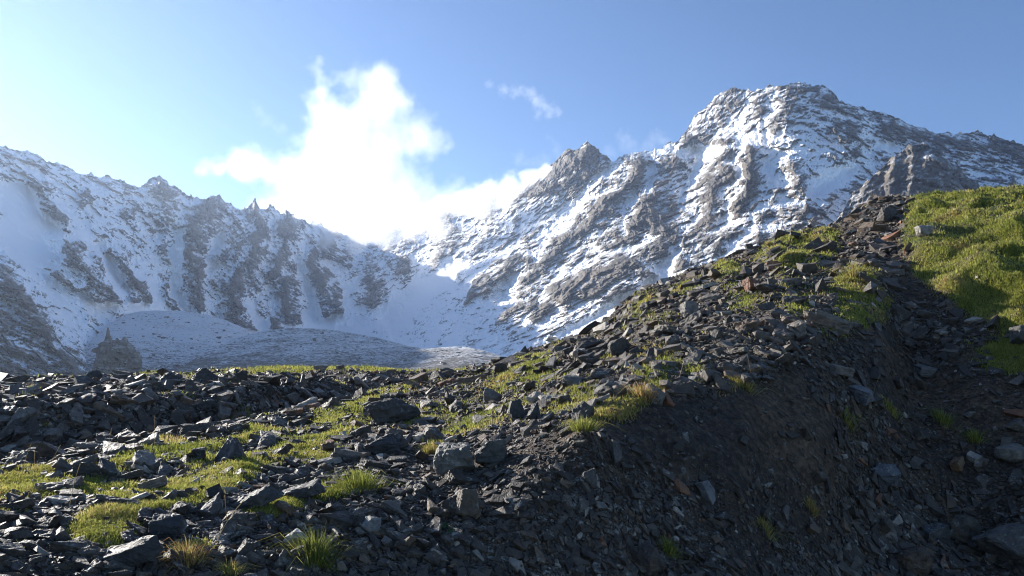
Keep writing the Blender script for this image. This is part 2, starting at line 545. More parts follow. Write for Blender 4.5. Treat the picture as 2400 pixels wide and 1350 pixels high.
# crest lines of ribs and floors of gullies (photo outline), height m, half width px
RIBS = [
    ([(1497, 380), (1480, 412), (1435, 460), (1365, 530), (1285, 600), (1230, 660)], 48, 52), ([(1600, 330), (1580, 370), (1520, 440), (1495, 495), (1475, 552)], 44, 50),
    ([(1700, 338), (1690, 380), (1672, 440), (1660, 500), (1655, 550), (1590, 610)], 46, 42), ([(1760, 342), (1765, 368), (1755, 412), (1748, 442), (1725, 480)], 44, 34),
    ([(1855, 385), (1875, 430), (1888, 462), (1884, 510)], 34, 36), ([(1550, 568), (1480, 602), (1400, 637), (1300, 692), (1190, 752)], 42, 46),
    ([(1850, 200), (1845, 250), (1828, 292)], 26, 40), ([(1725, 206), (1700, 250), (1640, 318)], 26, 44), ([(1376, 340), (1350, 390), (1290, 440), (1230, 460)], 34, 46),
    ([(1800, 440), (1770, 500), (1700, 560), (1600, 640)], 30, 40), ([(1235, 602), (1170, 640), (1095, 705)], 30, 40), ([(2000, 300), (1990, 350), (1960, 380)], 22, 40),
    ([(2200, 315), (2190, 360), (2230, 420)], 22, 44), ([(2330, 322), (2320, 370), (2350, 430)], 24, 44),
    ([(375, 416), (385, 460), (400, 510)], 30, 40), ([(500, 456), (462, 505), (450, 585), (465, 655), (462, 735)], 52, 46), ([(597, 478), (610, 540), (575, 605), (545, 685), (566, 758)], 56, 46),
    ([(545, 535), (530, 580), (512, 622)], 26, 22), ([(690, 505), (660, 560), (655, 640), (680, 740)], 44, 42), ([(770, 545), (728, 605), (762, 675), (802, 735)], 46, 40), ([(860, 630), (880, 680), (862, 722)], 34, 40),
    ([(950, 560), (930, 610), (960, 650)], 26, 36), ([(1040, 486), (1070, 540), (1030, 600)], 30, 44), ([(1140, 460), (1160, 520), (1120, 580)], 30, 40),
    ([(150, 560), (190, 620), (250, 680), (296, 716)], 40, 40), ([(282, 600), (320, 650), (355, 712)], 28, 24), ([(378, 636), (396, 680), (424, 732)], 26, 18), ([(80, 425), (120, 465), (156, 535)], 30, 24),
    ([(0, 650), (60, 700), (120, 790), (190, 870)], 46, 60),
]
GULLIES = [
    ([(1725, 350), (1730, 430), (1718, 475), (1680, 520), (1640, 562), (1612, 596)], 34, 22), ([(1530, 400), (1492, 460), (1468, 502), (1460, 548)], 34, 20), ([(1890, 465), (1898, 495), (1890, 530), (1862, 562)], 30, 18),
    ([(1592, 585), (1550, 632), (1480, 692), (1390, 748), (1240, 852)], 26, 30), ([(1432, 385), (1400, 432), (1330, 502), (1258, 588), (1180, 690)], 30, 34), ([(1980, 395), (1930, 430), (1890, 470)], 24, 40),
    ([(1800, 350), (1810, 420), (1760, 520), (1690, 600)], 22, 24), ([(1640, 345), (1620, 420), (1580, 500)], 24, 22), ([(530, 515), (495, 575), (484, 615), (506, 636)], 26, 20), ([(590, 565), (550, 620), (508, 640)], 20, 16),
    ([(370, 540), (360, 585), (402, 655), (450, 732)], 26, 26), ([(640, 500), (630, 600), (610, 700)], 30, 22), ([(715, 570), (714, 640), (745, 745)], 30, 18), ([(840, 600), (850, 640), (815, 720)], 26, 20), ([(590, 630), (640, 690), (672, 752)], 28, 16), ([(440, 560), (480, 600), (520, 640)], 24, 14), ([(665, 560), (700, 600), (735, 690)], 24, 14), ([(555, 690), (520, 730), (500, 760)], 22, 14), ([(230, 560), (270, 640), (300, 690)], 20, 14), ([(1010, 600), (960, 660), (900, 740)], 18, 30),
]


def to_line(px, py, pts):
    best = np.full(px.shape, 1e9)
    for (ax, ay), (bx, by) in zip(pts[:-1], pts[1:]):
        dx, dy = bx - ax, by - ay
        t = np.clip(((px - ax) * dx + (py - ay) * dy) / (dx * dx + dy * dy), 0, 1)
        best = np.minimum(best, np.hypot(px - ax - t * dx, py - ay - t * dy))
    return best


def mountain():
    px1 = np.concatenate([np.arange(-900, -60, 7.), np.arange(-60, 2460, 1.7), np.arange(2460, 3001, 7.)])
    NR, NB = 360, 8
    crest = np.interp(px1, SKY[:, 0], SKY[:, 1])
    amp = np.interp(px1, [-900, 0, 300, 600, 760, 850, 1100, 1300, 1450, 1600, 1900, 2100, 2400, 3000], [8, 8, 9, 17, 15, 5, 4, 8, 10, 9, 9, 8, 8, 8])
    jag = ridged(px1 / 46., 0.3, 0, 4, 5, .6) - .75
    crest = crest - amp * jag * .7 - amp * .3 * noise(px1 / 7., 3.1, 0, 8)
    crest = crest - amp * 1.5 * np.clip(ridged(px1 / 21., 7.7, 0, 2, 9, .5) - .95, 0, .8) * np.clip(.6 + noise(px1 / 60., 1.2, 0, 10), 0, 1.4)
    base = 965.0
    v = np.linspace(0, 1, NR)[:, None] ** 1.08
    py = crest[None] + (base - crest[None]) * v
    px = np.broadcast_to(px1[None], py.shape)
    D = rbf([(a, b) for a, b, _ in DCTL], [c for _, _, c in DCTL])(px, py)
    S = np.clip(rbf([(a, b) for a, b, _ in SCTL], [c for _, _, c in SCTL])(px, py) + .0 * sstep(1200, 1350, px) + .03 * (1 - sstep(700, 1000, px)), .1, 1)
    # warped picture of the outlines
    wx = px + 10 * fbm(px / 30., py / 30., 0, 5, 40, .6) + 20 * noise(px / 70., py / 70., 0, 43)
    wy = py + 10 * fbm(px / 30., py / 30., 0, 5, 50, .6) + 12 * noise(px / 90., py / 90., 0, 53)
    K = np.zeros_like(py)
    H = np.zeros_like(py)
    for poly, hgt in ROCKS:
        m = in_poly(wx, wy, poly).astype(float)
        K = np.maximum(K, m)
        H = np.maximum(H, m * hgt)
    K, Hs = blur(K, 1, 1), blur(H, 5, 4)
    F = np.zeros_like(py)
    for poly in SNOWS:
        F = np.maximum(F, in_poly(wx, wy, poly).astype(float))
    F = blur(F, 3, 3)
    right = sstep(1150, 1300, px)
    # gullies and ribs running down the slope
    lean = np.interp(px1, [-900, 0, 350, 650, 900, 1200, 1500, 1900, 2200, 3000], [.9, .8, .45, .1, -.35, -.75, -.45, -.35, .2, .5])[None]
    w = px - lean * (py - 450)
    w = w + 40 * fbm(px / 130., py / 130., 0, 4, 61, .6)
    rib = ridged(w / 105., py / 300., 0, 3, 71, .5) * .7 + ridged(w / 44., py / 110., 0, 4, 81, .6) * .25
    lin = np.zeros_like(py)
    rx = px + 8 * fbm(px / 24., py / 24., 0, 4, 140, .6) + 13 * noise(px / 60., py / 60., 0, 143)
    ry = py + 8 * fbm(px / 24., py / 24., 0, 4, 150, .6) + 10 * noise(px / 60., py / 60., 0, 153)
    for pts, h, hw in RIBS:
        lin = np.maximum(lin, h * np.clip(1 - to_line(rx, ry, pts) / hw, 0, 1) ** 1.15)
    cut = np.zeros_like(py)
    for pts, h, hw in GULLIES:
        cut = np.maximum(cut, h * np.clip(1 - to_line(rx, ry, pts) / hw, 0, 1) ** 1.1)
    rockness = np.clip(1.15 - S, .12, 1.0) * (1 - .8 * F)
    rockness = np.maximum(rockness, K * .8)
    nearcrest = sstep(0, .05, (py - crest[None]) / 500.)
    rel = rib * 66 * (.16 + .84 * np.clip(rockness * 1.5 - .1, 0, 1)) * (.35 + .65 * nearcrest)
    rel = rel * .6 + Hs * .9 + (lin * 1.55 - cut * 1.5) * (.3 + .7 * nearcrest)
    p0 = P(px, py, D)
    f1 = ridged(p0[..., 0] / 70., p0[..., 2] / 60., p0[..., 1] / 90., 5, 91, .55)
    f2 = ridged(p0[..., 0] / 19., p0[..., 2] / 15., p0[..., 1] / 24., 4, 95, .6)
    f3 = ridged(p0[..., 0] / 36. + .1 * f1, p0[..., 2] / 30., p0[..., 1] / 40., 4, 97, .6)
    f4 = ridged(p0[..., 0] / 9., p0[..., 2] / 7.5, p0[..., 1] / 10., 3, 99, .6)
    rel = rel + rockness * (f1 * 12 + f3 * 6 + f2 * 4 + f4 * 1.5)
    # bedding: tilted bands, ledges
    th = np.interp(px1, [-900, 300, 700, 1100, 1300, 1900, 2400, 3000], [.5, .42, .55, -.1, -.48, -.38, -.2, -.2])[None]
    mpp = D / FOC
    xa, ya = (px - 1200) * mpp, -(py - 600) * mpp
    warp = 9 * fbm(p0[..., 0] / 120., p0[..., 2] / 120., p0[..., 1] / 120., 3, 101)
    across = ya * np.cos(th) + xa * np.sin(th) + warp
    along = xa * np.cos(th) - ya * np.sin(th)
    q = across / 13.0 + .6 * noise(along / 60., across / 30., 0, 111)
    saw = q - np.floor(q)
    led = np.minimum(saw / .75, (1 - saw) / .25)
    rel = rel + rockness * led * (1.6 + 1.2 * right)
    q2 = across / 5.2 + .7 * noise(along / 26., across / 14., 0, 113)
    s2 = q2 - np.floor(q2)
    rel = rel + rockness * np.minimum(s2 / .7, (1 - s2) / .3) * 1.3
    wz = p0[..., 1] / 40. + .3 * fbm(along / 50., across / 50., 0, 3, 119)
    fa = facets(along / 46. + .35 * noise(along / 40., across / 40., 0, 121), across / 44., wz, 123)
    fb = facets(along / 19. + .3 * noise(along / 15., across / 15., 0, 125), across / 14., wz * 2.2, 127)
    fc_ = facets(along / 8.5, across / 6., wz * 4, 129)
    crag = np.clip(rockness * 1.25, 0, 1)
    rel = rel + crag * (fa * 27 + fb * 13 + fc_ * 4.6)
    rel = rel + (1 - rockness) * 2.0 * fbm(p0[..., 0] / 30., p0[..., 2] / 30., p0[..., 1] / 30., 3, 115)
    D2 = D - rel
    # behind the crest the mountain falls away again
    kb = np.arange(NB, 0, -1)[:, None] / NB
    dback = D2[:1] + 700 * kb ** 1.5 + 2
    p = P(px, py, D2)
    zc = p[:1, :, 2]
    pb = P(px[:1], py[:1], dback)
    pb[..., 2] = zc - (dback - D2[:1]) * .85 - 6 * np.abs(fbm(px[:1] / 40, kb * 5, 0, 3, 7))
    full = np.concatenate([pb, p], 0)
    du = np.gradient(full, axis=1)
    dv = np.gradient(full, axis=0)
    nrm = np.cross(dv, du)
    nrm /= np.linalg.norm(nrm, axis=-1, keepdims=True) + 1e-9
    nrm *= np.where((nrm[..., 1:2] * full[..., 1:2] + nrm[..., 0:1] * full[..., 0:1]) > 0, -1, 1) if False else 1
    if nrm[NB + 150, 900, 2] < 0:
        nrm = -nrm
    up = nrm[NB:, :, 2]
    upb = blur(up, 14, 14)
    conc = blur(rel, 7, 7) - rel
    conc2 = blur(rel, 20, 20) - rel
    snow = S + .62 * (up - upb) + .010 * conc + .008 * conc2 - (.13 + .09 * right) * K + .5 * F - .16 * (1 - sstep(0, 22, py - crest[None]))
    big_v = fbm(w / 60., py / 90., 0, 3, 137)
    snow = snow + right * (.16 * big_v * (1 - F) - .17 * np.clip(lin / 46., 0, 1) + .30 * np.clip(cut / 30., 0, 1)) - (1 - right) * .06 * np.clip(lin / 46., 0, 1)
    streak = ridged(w / 9., py / 130., 0, 3, 131, .6) + .8 * fbm(w / 4., py / 60., 0, 3, 133)
    snow = snow - .22 * (1 - rockness) * np.clip(streak - .45, 0, 1.5) * sstep(20, 120, py - crest[None]) * (1 - .6 * F)
    snow = np.clip(snow, 0, 1.25)
    sfull = np.concatenate([np.repeat(np.full_like(snow[:1], .6), NB, 0), snow], 0)
    bed = np.stack([along, across, D], -1)
    bfull = np.concatenate([np.repeat(bed[:1], NB, 0), bed], 0)
    n0 = full.shape[0]
    c1, c2 = int(np.searchsorted(px1, 790)), int(np.searchsorted(px1, 1205))
    for nm, a, b in (("snowy_ridge", 0, c1), ("cirque_headwall", c1, c2), ("snowy_peak", c2, len(px1) - 1)):
        c = np.arange(a, b + 1)
        sub = full[:, c]
        fc = grid_faces(n0, len(c))[:, ::-1]
        o = mesh_np(nm, sub.reshape(-1, 3), fc, M_MOUNT, False,
                    {"snow": sfull[:, c].ravel(), "bed": bfull[:, c].reshape(-1, 3)})
        tag(o, kind='structure')
    return


mountain()


MOUND = []


def ridge_layer(name, sky, dctl, pxr, base, mat, seed, rough, jag_amp, snow_fn, rib_amp=0, rib_w=60, lean=0., kind='structure', step=2.5, rows=110, label=None, cat=None):
    """a nearer hill or spur with its own crest, front and back slope"""
    px1 = np.arange(pxr[0], pxr[1] + .1, step)
    sky = np.asarray(sky, float)
    crest = np.interp(px1, sky[:, 0], sky[:, 1])
    crest = blur(crest[None], 0, 3)[0]
    crest = crest - jag_amp * (ridged(px1 / 30., seed * 1.7, 0, 4, seed, .6) - .75) if jag_amp > 2 else crest - jag_amp * fbm(px1 / 25., seed * 1.7, 0, 4, seed)
    v = np.linspace(0, 1, rows)[:, None]
    py = crest[None] + (base - crest[None]) * v
    px = np.broadcast_to(px1[None], py.shape)
    D = rbf([(a, b) for a, b, _ in dctl], [c for _, _, c in dctl])(px, py)
    p0 = P(px, py, D)
    L = rough[0]
    rel = rough[1] * fbm(p0[..., 0] / L, p0[..., 1] / L, p0[..., 2] / L, 7, seed + 3, .66)
    if rib_amp:
        w = px - lean * (py - crest[None]) + 12 * fbm(px / 60., py / 60., 0, 3, seed + 9)
        rel = rel + rib_amp * ridged(w / rib_w, py / 200., 0, 4, seed + 11, .55)
        rel = rel + rib_amp * .2 * ridged(p0[..., 0] / 16, p0[..., 2] / 13, p0[..., 1] / 16, 4, seed + 12, .6)
        rel = rel + rib_amp * (.8 * facets(p0[..., 0] / 45, p0[..., 2] / 30, p0[..., 1] / 40, seed + 13) + .35 * facets(p0[..., 0] / 17, p0[..., 2] / 9, p0[..., 1] / 15, seed + 14) + .14 * facets(p0[..., 0] / 7, p0[..., 2] / 4, p0[..., 1] / 7, seed + 15))
    D2 = D - rel
    p = P(px, py, D2)
    NB = 8
    kb = np.arange(NB, 0, -1)[:, None] / NB
    run = D2[:1].mean() * .35
    dback = D2[:1] + run * kb ** 1.4 + .5
    pb = P(px[:1], py[:1], dback)
    pb[..., 2] = p[:1, :, 2] - (dback - D2[:1]) * (.12 + .5 * kb)
    full = np.concatenate([pb, p], 0)
    nrm = np.cross(np.gradient(p, axis=1), np.gradient(p, axis=0))
    nrm /= np.linalg.norm(nrm, axis=-1, keepdims=True) + 1e-9
    up = np.abs(nrm[..., 2])
    snow = snow_fn(px, py, p, up, rel)
    sf = np.concatenate([np.repeat(snow[:1], NB, 0), snow], 0)
    mpp = D / FOC
    th = -.45
    xa, ya = (px - 1200) * mpp, -(py - 600) * mpp
    bed = np.stack([xa * math.cos(th) - ya * math.sin(th), ya * math.cos(th) + xa * math.sin(th), D], -1)
    bf = np.concatenate([np.repeat(bed[:1], NB, 0), bed], 0)
    if name == 'moraine_mound':
        MOUND.append(p)
    o = mesh_np(name, full.reshape(-1, 3), grid_faces(full.shape[0], len(px1))[:, ::-1], mat, True,
                {"snow": sf.ravel(), "bed": bf.reshape(-1, 3)})
    tag(o, label, cat, kind=kind)
    return o


ridge_layer("rock_spur", [(1960, 520), (2000, 452), (2050, 410), (2090, 372), (2120, 346), (2150, 334), (2172, 338), (2195, 362), (2230, 380), (2260, 405), (2290, 430), (2320, 462), (2350, 480), (2420, 560)],
            [(1900, 500, 1150), (2150, 334, 1250), (2150, 450, 1060), (2150, 600, 820), (2000, 452, 1150), (2000, 560, 950), (2350, 480, 1180), (2350, 600, 900), (1960, 700, 800), (2400, 700, 800)],
            (1960, 2420), 700, M_MOUNT, 301, (60, 10), 6, lambda px, py, p, up, rel: np.clip(.17 + .5 * (up - up.mean()) + .15 * sstep(2150, 2000, px), 0, 1.2), 20, 60, -.3)
ridge_layer("moraine_mound", [(120, 900), (170, 850), (210, 800), (250, 762), (290, 738), (340, 728), (420, 728), (480, 738), (530, 750), (570, 768), (600, 790), (640, 810), (720, 860)],
            [(120, 900, 800), (300, 738, 1150), (300, 860, 800), (500, 745, 1150), (500, 860, 820), (620, 800, 1050), (720, 860, 900), (400, 960, 650), (700, 960, 700)],
            (120, 720), 960, M_MOR, 311, (45, 9), 1.5, lambda px, py, p, up, rel: np.clip(.62 - .25 * sstep(780, 880, py) + .012 * rel * 0, 0, 1))
ridge_layer("moraine_mound", [(380, 905), (440, 850), (500, 815), (560, 790), (620, 775), (680, 768), (740, 770), (800, 776), (860, 786), (920, 800), (960, 812), (1000, 818), (1040, 813), (1090, 812), (1130, 820), (1170, 832), (1210, 852), (1260, 890), (1300, 920)],
            [(380, 905, 600), (560, 790, 850), (560, 880, 600), (740, 770, 880), (740, 880, 560), (960, 812, 760), (960, 880, 520), (1100, 812, 700), (1100, 880, 500), (1260, 890, 560), (800, 960, 420), (1200, 960, 420), (400, 960, 480)],
            (380, 1300), 960, M_MOR, 321, (30, 6), 1.2, lambda px, py, p, up, rel: np.clip(.5 - .2 * sstep(800, 880, py), 0, 1))


def rock_tower():
    """one craggy mass: body, thin pinnacle and two lesser horns grown together"""
    lofts = [
        [(0, 930, 200, 352), (.25, 890, 212, 336), (.4, 868, 220, 328), (.55, 848, 225, 324), (.68, 832, 228, 318), (.8, 815, 232, 311), (.9, 805, 239, 303), (.97, 799, 248, 296), (1, 797, 262, 284)],
        [(0, 830, 240, 268), (.5, 798, 245, 263), (.7, 786, 248, 259), (.85, 777, 250, 257), (1, 767, 252, 254)],
        [(0, 825, 274, 306), (.5, 803, 281, 302), (.8, 795, 286, 298), (1, 789, 290, 294)],
        [(0, 820, 262, 284), (.6, 800, 268, 280), (1, 792, 272, 276)], [(0, 880, 300, 338), (.6, 842, 308, 330), (1, 828, 314, 321)],
    ]
    V, F, off = [], [], 0
    d0 = 640.
    ang = np.linspace(0, 2 * math.pi, 97)[:-1]
    for q, prof in enumerate(lofts):
        pr = np.array(prof)
        yy, l, r = (np.interp(np.linspace(0, 1, 70), pr[:, 0], pr[:, k]) for k in (1, 2, 3))
        cx, hw = (l + r) / 2, (r - l) / 2
        A, Y = np.meshgrid(ang, yy)
        ca, sa = np.cos(A), np.sin(A)
        X0, S0 = cx[:, None] + hw[:, None] * ca, hw[:, None] * sa
        crag = 1 + .16 * (ridged(X0 / 22., S0 / 22., Y / 40., 4, 402, .6) - .8) + (.30 * facets(X0 / 24., S0 / 24., Y / 28., 403) + .22 * facets(X0 / 9., S0 / 9., Y / 12., 405)) * (1 if q == 0 else .7)
        p = P(cx[:, None] + hw[:, None] * ca * crag, Y, d0 + S0 * crag * .33)
        n0, n1 = p.shape[:2]
        i = np.arange(n0 * n1).reshape(n0, n1)
        j = np.roll(i, -1, 1)
        f = np.stack([i[:-1], j[:-1], j[1:], i[1:]], -1).reshape(-1, 4)
        V.append(p.reshape(-1, 3))
        F.append(f[:, ::-1] + off)
        off += n0 * n1
        cap = np.stack([i[-1], j[-1]], -1)
        V.append(p[-1].mean(0, keepdims=True) + [[0, 0, .3]])
        F.append(np.stack([cap[:, 0], cap[:, 1], np.full(len(cap), n0 * n1), np.full(len(cap), n0 * n1)], -1)[:, [0, 1, 2, 2]][:0] + off)
        off += 1
    top = np.concatenate(V)
    bed = np.stack([top[:, 0], top[:, 2], top[:, 1]], -1)
    o = mesh_np("rock_tower", top, np.concatenate(F), M_MOUNT, False, {"snow": np.full(len(top), .18), "bed": bed})
    tag(o, "dark craggy rock tower with a thin pinnacle standing before the snow dusted moraine", "rock tower")


rock_tower()
fl = mesh_np("valley_floor", np.array([(-2400, -300, -22), (2400, -300, -22), (2400, 3900, -22), (-2400, 3900, -22)], float), np.array([[0, 1, 2, 3]]), M_MOR, False, {"snow": np.full(4, .3)})
tag(fl, kind='structure')

#@@GROUND
# ------------------------------------------------------------------ the near moraine bank, hollow and plateau
GX = np.array([-900, -700, -300, 0, 300, 500, 600, 800, 850, 1000, 1050, 1180, 1350, 1400, 1500, 1650, 1700, 1800, 1900, 1950, 2060, 2080, 2130, 2250, 2400, 2800, 3300], float)


def line(pts):
    a = np.array(pts, float)
    return a[:, 0], a[:, 1], a[:, 2]


GA = line([(-900, 1400, 3.3), (-300, 1400, 3.2), (0, 1400, 3.3), (600, 1400, 3.5), (1000, 1400, 3.9), (1300, 1400, 4.3), (1700, 1400, 5.1), (2060, 1400, 7.0), (2250, 1400, 7.6), (2400, 1400, 7.8), (3300, 1400, 8.5)])
GB = line([(-900, 1280, 4.1), (-300, 1255, 4.15), (0, 1235, 4.3), (500, 1190, 4.6), (800, 1165, 4.9), (1050, 1140, 5.2), (1350, 1008, 5.8), (1700, 920, 7.0), (1900, 850, 8.6), (2060, 725, 11.5), (2130, 640, 14.5), (2250, 690, 13), (2400, 745, 12), (2800, 830, 11.5), (3300, 850, 11.5)])
GC = line([(-900, 1170, 6), (-300, 1140, 6), (0, 1120, 6.2), (300, 1060, 7.2), (600, 1000, 9), (850, 932, 12), (1000, 900, 15), (1180, 855, 19), (1400, 785, 22), (1500, 692, 24), (1650, 642, 26), (1800, 582, 27.5), (1950, 549, 29), (2080, 500, 31), (2130, 486, 31), (2250, 479, 31.5), (2400, 469, 32), (2800, 455, 33), (3300, 455, 34)])
GH = line([(-900, 1130, 9.8), (-300, 1105, 10.4), (0, 1092, 10.9), (300, 1056, 11.5), (600, 1015, 13), (850, 950, 16), (1000, 915, 19), (1180, 875, 23), (1400, 830, 28), (1500, 745, 30), (1800, 640, 33), (2080, 550, 37), (2400, 520, 39), (3300, 500, 40)])
GD = line([(-900, 965, 12.0), (-300, 958, 12.2), (0, 954, 12.5), (300, 930, 13.1), (600, 914, 14.7), (850, 900, 18.6), (1000, 893, 26), (1180, 870, 30), (1400, 870, 34), (1800, 720, 39), (2400, 600, 44), (3300, 560, 46)])
GM = line([(-900, 880, 30), (-300, 888, 30), (0, 893, 30), (300, 886, 31), (450, 882, 32), (600, 875, 33), (800, 866, 35), (1000, 876, 36), (1180, 864, 37), (1300, 880, 38), (1500, 880, 42), (1800, 800, 46), (2400, 700, 50), (3300, 640, 52)])

GPX = np.arange(-900, 3300.1, 6.0)


def ground_knots(px):
    d, z = [], []
    z0 = np.full_like(px, -2.05 + CAMZ)
    for dd in (.25, 1.4):
        d.append(np.full_like(px, dd)); z.append(z0.copy())
    for L in (GA, GB, GC, GH, GD, GM):
        py, dd = np.interp(px, L[0], L[1]), np.interp(px, L[0], L[2])
        py, dd = blur(py[None], 0, 5)[0], blur(dd[None], 0, 5)[0]
        d.append(dd); z.append(P(px, py, dd)[:, 2])
    z[1] = np.minimum(z[1], z[2] - .12)
    dM, zM = d[-1], z[-1]
    for a, b in ((12, 1.2), (40, 9.0), (110, 27.0)):
        d.append(dM + a); z.append(zM - b)
    return np.array(d), np.array(z)


def pchip(y, t):
    """monotone cubic through rows y[k] at t=k, columns independent"""
    n = len(y)
    dl = np.diff(y, axis=0)
    m = np.zeros_like(y)
    s = dl[1:] * dl[:-1]
    m[1:-1] = np.where(s > 0, 2 * s / (dl[1:] + dl[:-1] + 1e-12), 0)
    m[0], m[-1] = dl[0], dl[-1]
    k = np.clip(np.floor(t).astype(int), 0, n - 2)
    u = (t - k)[:, None]
    a, b, ma, mb = y[k], y[k + 1], m[k], m[k + 1]
    return (2 * u ** 3 - 3 * u ** 2 + 1) * a + (u ** 3 - 2 * u ** 2 + u) * ma + (-2 * u ** 3 + 3 * u ** 2) * b + (u ** 3 - u ** 2) * mb


kd, kz = ground_knots(GPX)
NK = len(kd)
# knots: 0,1 feet, 2 A, 3 B, 4 C, 5 H, 6 D, 7 M, 8..10 beyond
seg = [6, 14, 100, 110, 24, 50, 60, 12, 10, 8]
gt = np.concatenate([k + np.arange(n) / n for k, n in enumerate(seg)] + [[NK - 1.0]])
gd, gz = pchip(kd, gt), pchip(kz, gt)
az = np.arctan2((GPX - 1200) / FOC, np.cos(PITCH) - 0 * GPX)
gx = gd * np.sin(az)[None]
gy = gd * np.cos(az)[None]
amp = np.clip(gd / 14.0, .12, 1.0) * np.where(gt[:, None] > 2.2, 1, .6)
gz = gz + amp * (.16 * fbm(gx / 2.6, gy / 2.6, 0, 3, 501) + .05 * ridged(gx / .9, gy / .9, 0, 3, 503))
GP = np.stack([gx, gy, gz], -1)
gpx, gpy = project(GP)
HUMMOCK = [[(1775, 590), (1850, 557), (1950, 545), (1962, 600), (1900, 632), (1830, 648), (1790, 625)], [(1660, 640), (1700, 620), (1740, 640), (1700, 665)], [(1800, 690), (1850, 668), (1870, 690), (1820, 712)]]
GRASS = [
    [(2125, 510), (2140, 475), (2400, 455), (3300, 440), (3300, 900), (2700, 900), (2400, 800), (2290, 750), (2200, 700), (2140, 650), (2115, 570)],
    *HUMMOCK,
    [(150, 1240), (300, 1170), (420, 1120), (560, 1090), (630, 1105), (480, 1185), (360, 1205), (275, 1290), (180, 1312)],
    [(-300, 1150), (0, 1120), (250, 1082), (320, 1068), (420, 1050), (560, 1030), (610, 1015), (600, 1040), (400, 1082), (100, 1165), (-300, 1200)],
    [(1100, 935), (1180, 880), (1260, 850), (1310, 838), (1280, 882), (1190, 912), (1120, 942)],
    [(1310, 1000), (1340, 965), (1400, 955), (1460, 962), (1410, 1012)],
    [(1460, 925), (1500, 890), (1540, 868), (1570, 890), (1545, 940), (1490, 955)],
    [(560, 1208), (640, 1180), (720, 1168), (740, 1140), (850, 1118), (865, 1150), (720, 1195), (620, 1232)],
    [(690, 1015), (800, 962), (860, 932), (885, 945), (800, 992)],
    [(400, 1285), (500, 1268), (480, 1312), (415, 1335)],
    [(880, 985), (960, 958), (1010, 985), (940, 1012)],
    [(1930, 680), (1980, 640), (2040, 640), (2095, 720), (2080, 760), (1990, 760)], [(1830, 720), (1890, 700), (1900, 735), (1850, 750)],
    [(1660, 925), (1740, 888), (1755, 908), (1690, 928)],
    [(1600, 880), (1660, 850), (1690, 870), (1620, 900)], [(1540, 850), (1600, 820), (1620, 838), (1560, 868)],
    [(980, 1060), (1000, 1035), (1035, 1035), (1020, 1065)], [(1700, 700), (1760, 690), (1780, 720), (1720, 730)],
    [(1480, 720), (1520, 690), (1540, 705), (1500, 740)], [(1570, 690), (1610, 660), (1640, 668), (1600, 700)],
    [(200, 1170), (330, 1150), (360, 1165), (240, 1195)], [(0, 1290), (60, 1270), (80, 1290), (20, 1310)],
    [(2240, 850), (2400, 800), (2600, 880), (2600, 960), (2400, 900)],
    [(640, 1050), (760, 1020), (860, 985), (880, 1000), (760, 1050), (660, 1080)],
    [(1900, 770), (2000, 730), (2060, 760), (1960, 800)], [(1420, 1000), (1480, 950), (1500, 960), (1450, 1010)],
]
gwx = gpx + 9 * fbm(gx * 1.3, gy * 1.3, 0, 3, 511)
gwy = gpy + 6 * fbm(gx * 1.3, gy * 1.3, 0, 3, 513)
grass = np.zeros_like(gz)
for poly in GRASS:
    grass = np.maximum(grass, in_poly(gwx, gwy, poly))
thin = np.clip(.84 + 1.15 * fbm(gx / .75, gy / .75, 0, 4, 525), .12, 1)
grass = np.where(in_poly(gwx, gwy, GRASS[0]), grass * np.clip(thin + .3, 0, 1), grass * thin)
row = np.broadcast_to(gt[:, None], gz.shape)
mid = sstep(6.2, 6.7, row) * sstep(8.2, 7.5, row)
n_mid = fbm(gx / 2.2, gy / 1.2, 0, 4, 521)
midw = np.interp(gpx, [-900, 0, 380, 520, 620, 900, 1050, 1200, 1400], [.08, .14, .26, .52, .84, .8, .58, .42, .2])
grass = np.maximum(grass, mid * (n_mid > .55 - midw))
n_low = fbm(gx / .8, gy / .8, 0, 4, 523)
lit_top = (row > 3.1) & (row < 4.2) & (gpx < 2100)
grass = np.maximum(grass, lit_top * sstep(-.02, .42, n_low) * np.interp(gpx, [1150, 1500, 1800], [.75, .5, .3]))
grass = np.maximum(grass, ((row > 4.5) & (row < 6.6) & (n_low > .45) & (gpx < 900)) * .8)
n_ed = fbm(gx * 3.1, gy * 3.1, 0, 3, 527)
grass = np.clip(blur(grass.astype(float), 3, 2) * (1 + .5 * n_ed) + .0, 0, 1)
# turf stands a little proud of the stones, hummocks more so
hum = np.zeros_like(gz)
for poly in HUMMOCK:
    hum = np.maximum(hum, in_poly(gwx, gwy, poly))
hill = in_poly(gpx, gpy, GRASS[0]).astype(float)
GP[..., 2] += blur(grass, 2, 2) * .03 * np.clip(gd / 6, .4, 1.3) + blur(hum, 2, 2) * .17 * np.clip(ridged(gx / 1.1, gy / 1.1, 0, 2, 531), -.4, 1.2) \
    + .55 * np.exp(-((gpx - 2050) / 75.) ** 2) * np.exp(-((row - 4.0) / .35) ** 2) \
    + sstep(1060, 1420, gpx) * sstep(1.9, 2.4, row) * sstep(3.1, 2.7, row) * (.20 * ridged(gx / 1.9, gy / 3.5, 0, 2, 537) - .1 + .07 * ridged(gx / .7, gy / 1.0, 0, 2, 539)) \
    + blur(hill, 3, 3) * (.20 * ridged(gx / 1.6, gy / 1.6, 0, 3, 533) + .22 * fbm(gx / 3., gy / 3., 0, 2, 535))
gnrm = np.cross(np.gradient(GP, axis=1), np.gradient(GP, axis=0))
gnrm /= np.linalg.norm(gnrm, axis=-1, keepdims=True)
if gnrm[150, 300, 2] < 0:
    gnrm = -gnrm
g_o = mesh_np("ground", GP.reshape(-1, 3), grid_faces(*gz.shape)[:, ::-1] if False else grid_faces(*gz.shape), M_SOIL, True, {"grassy": grass.ravel()})
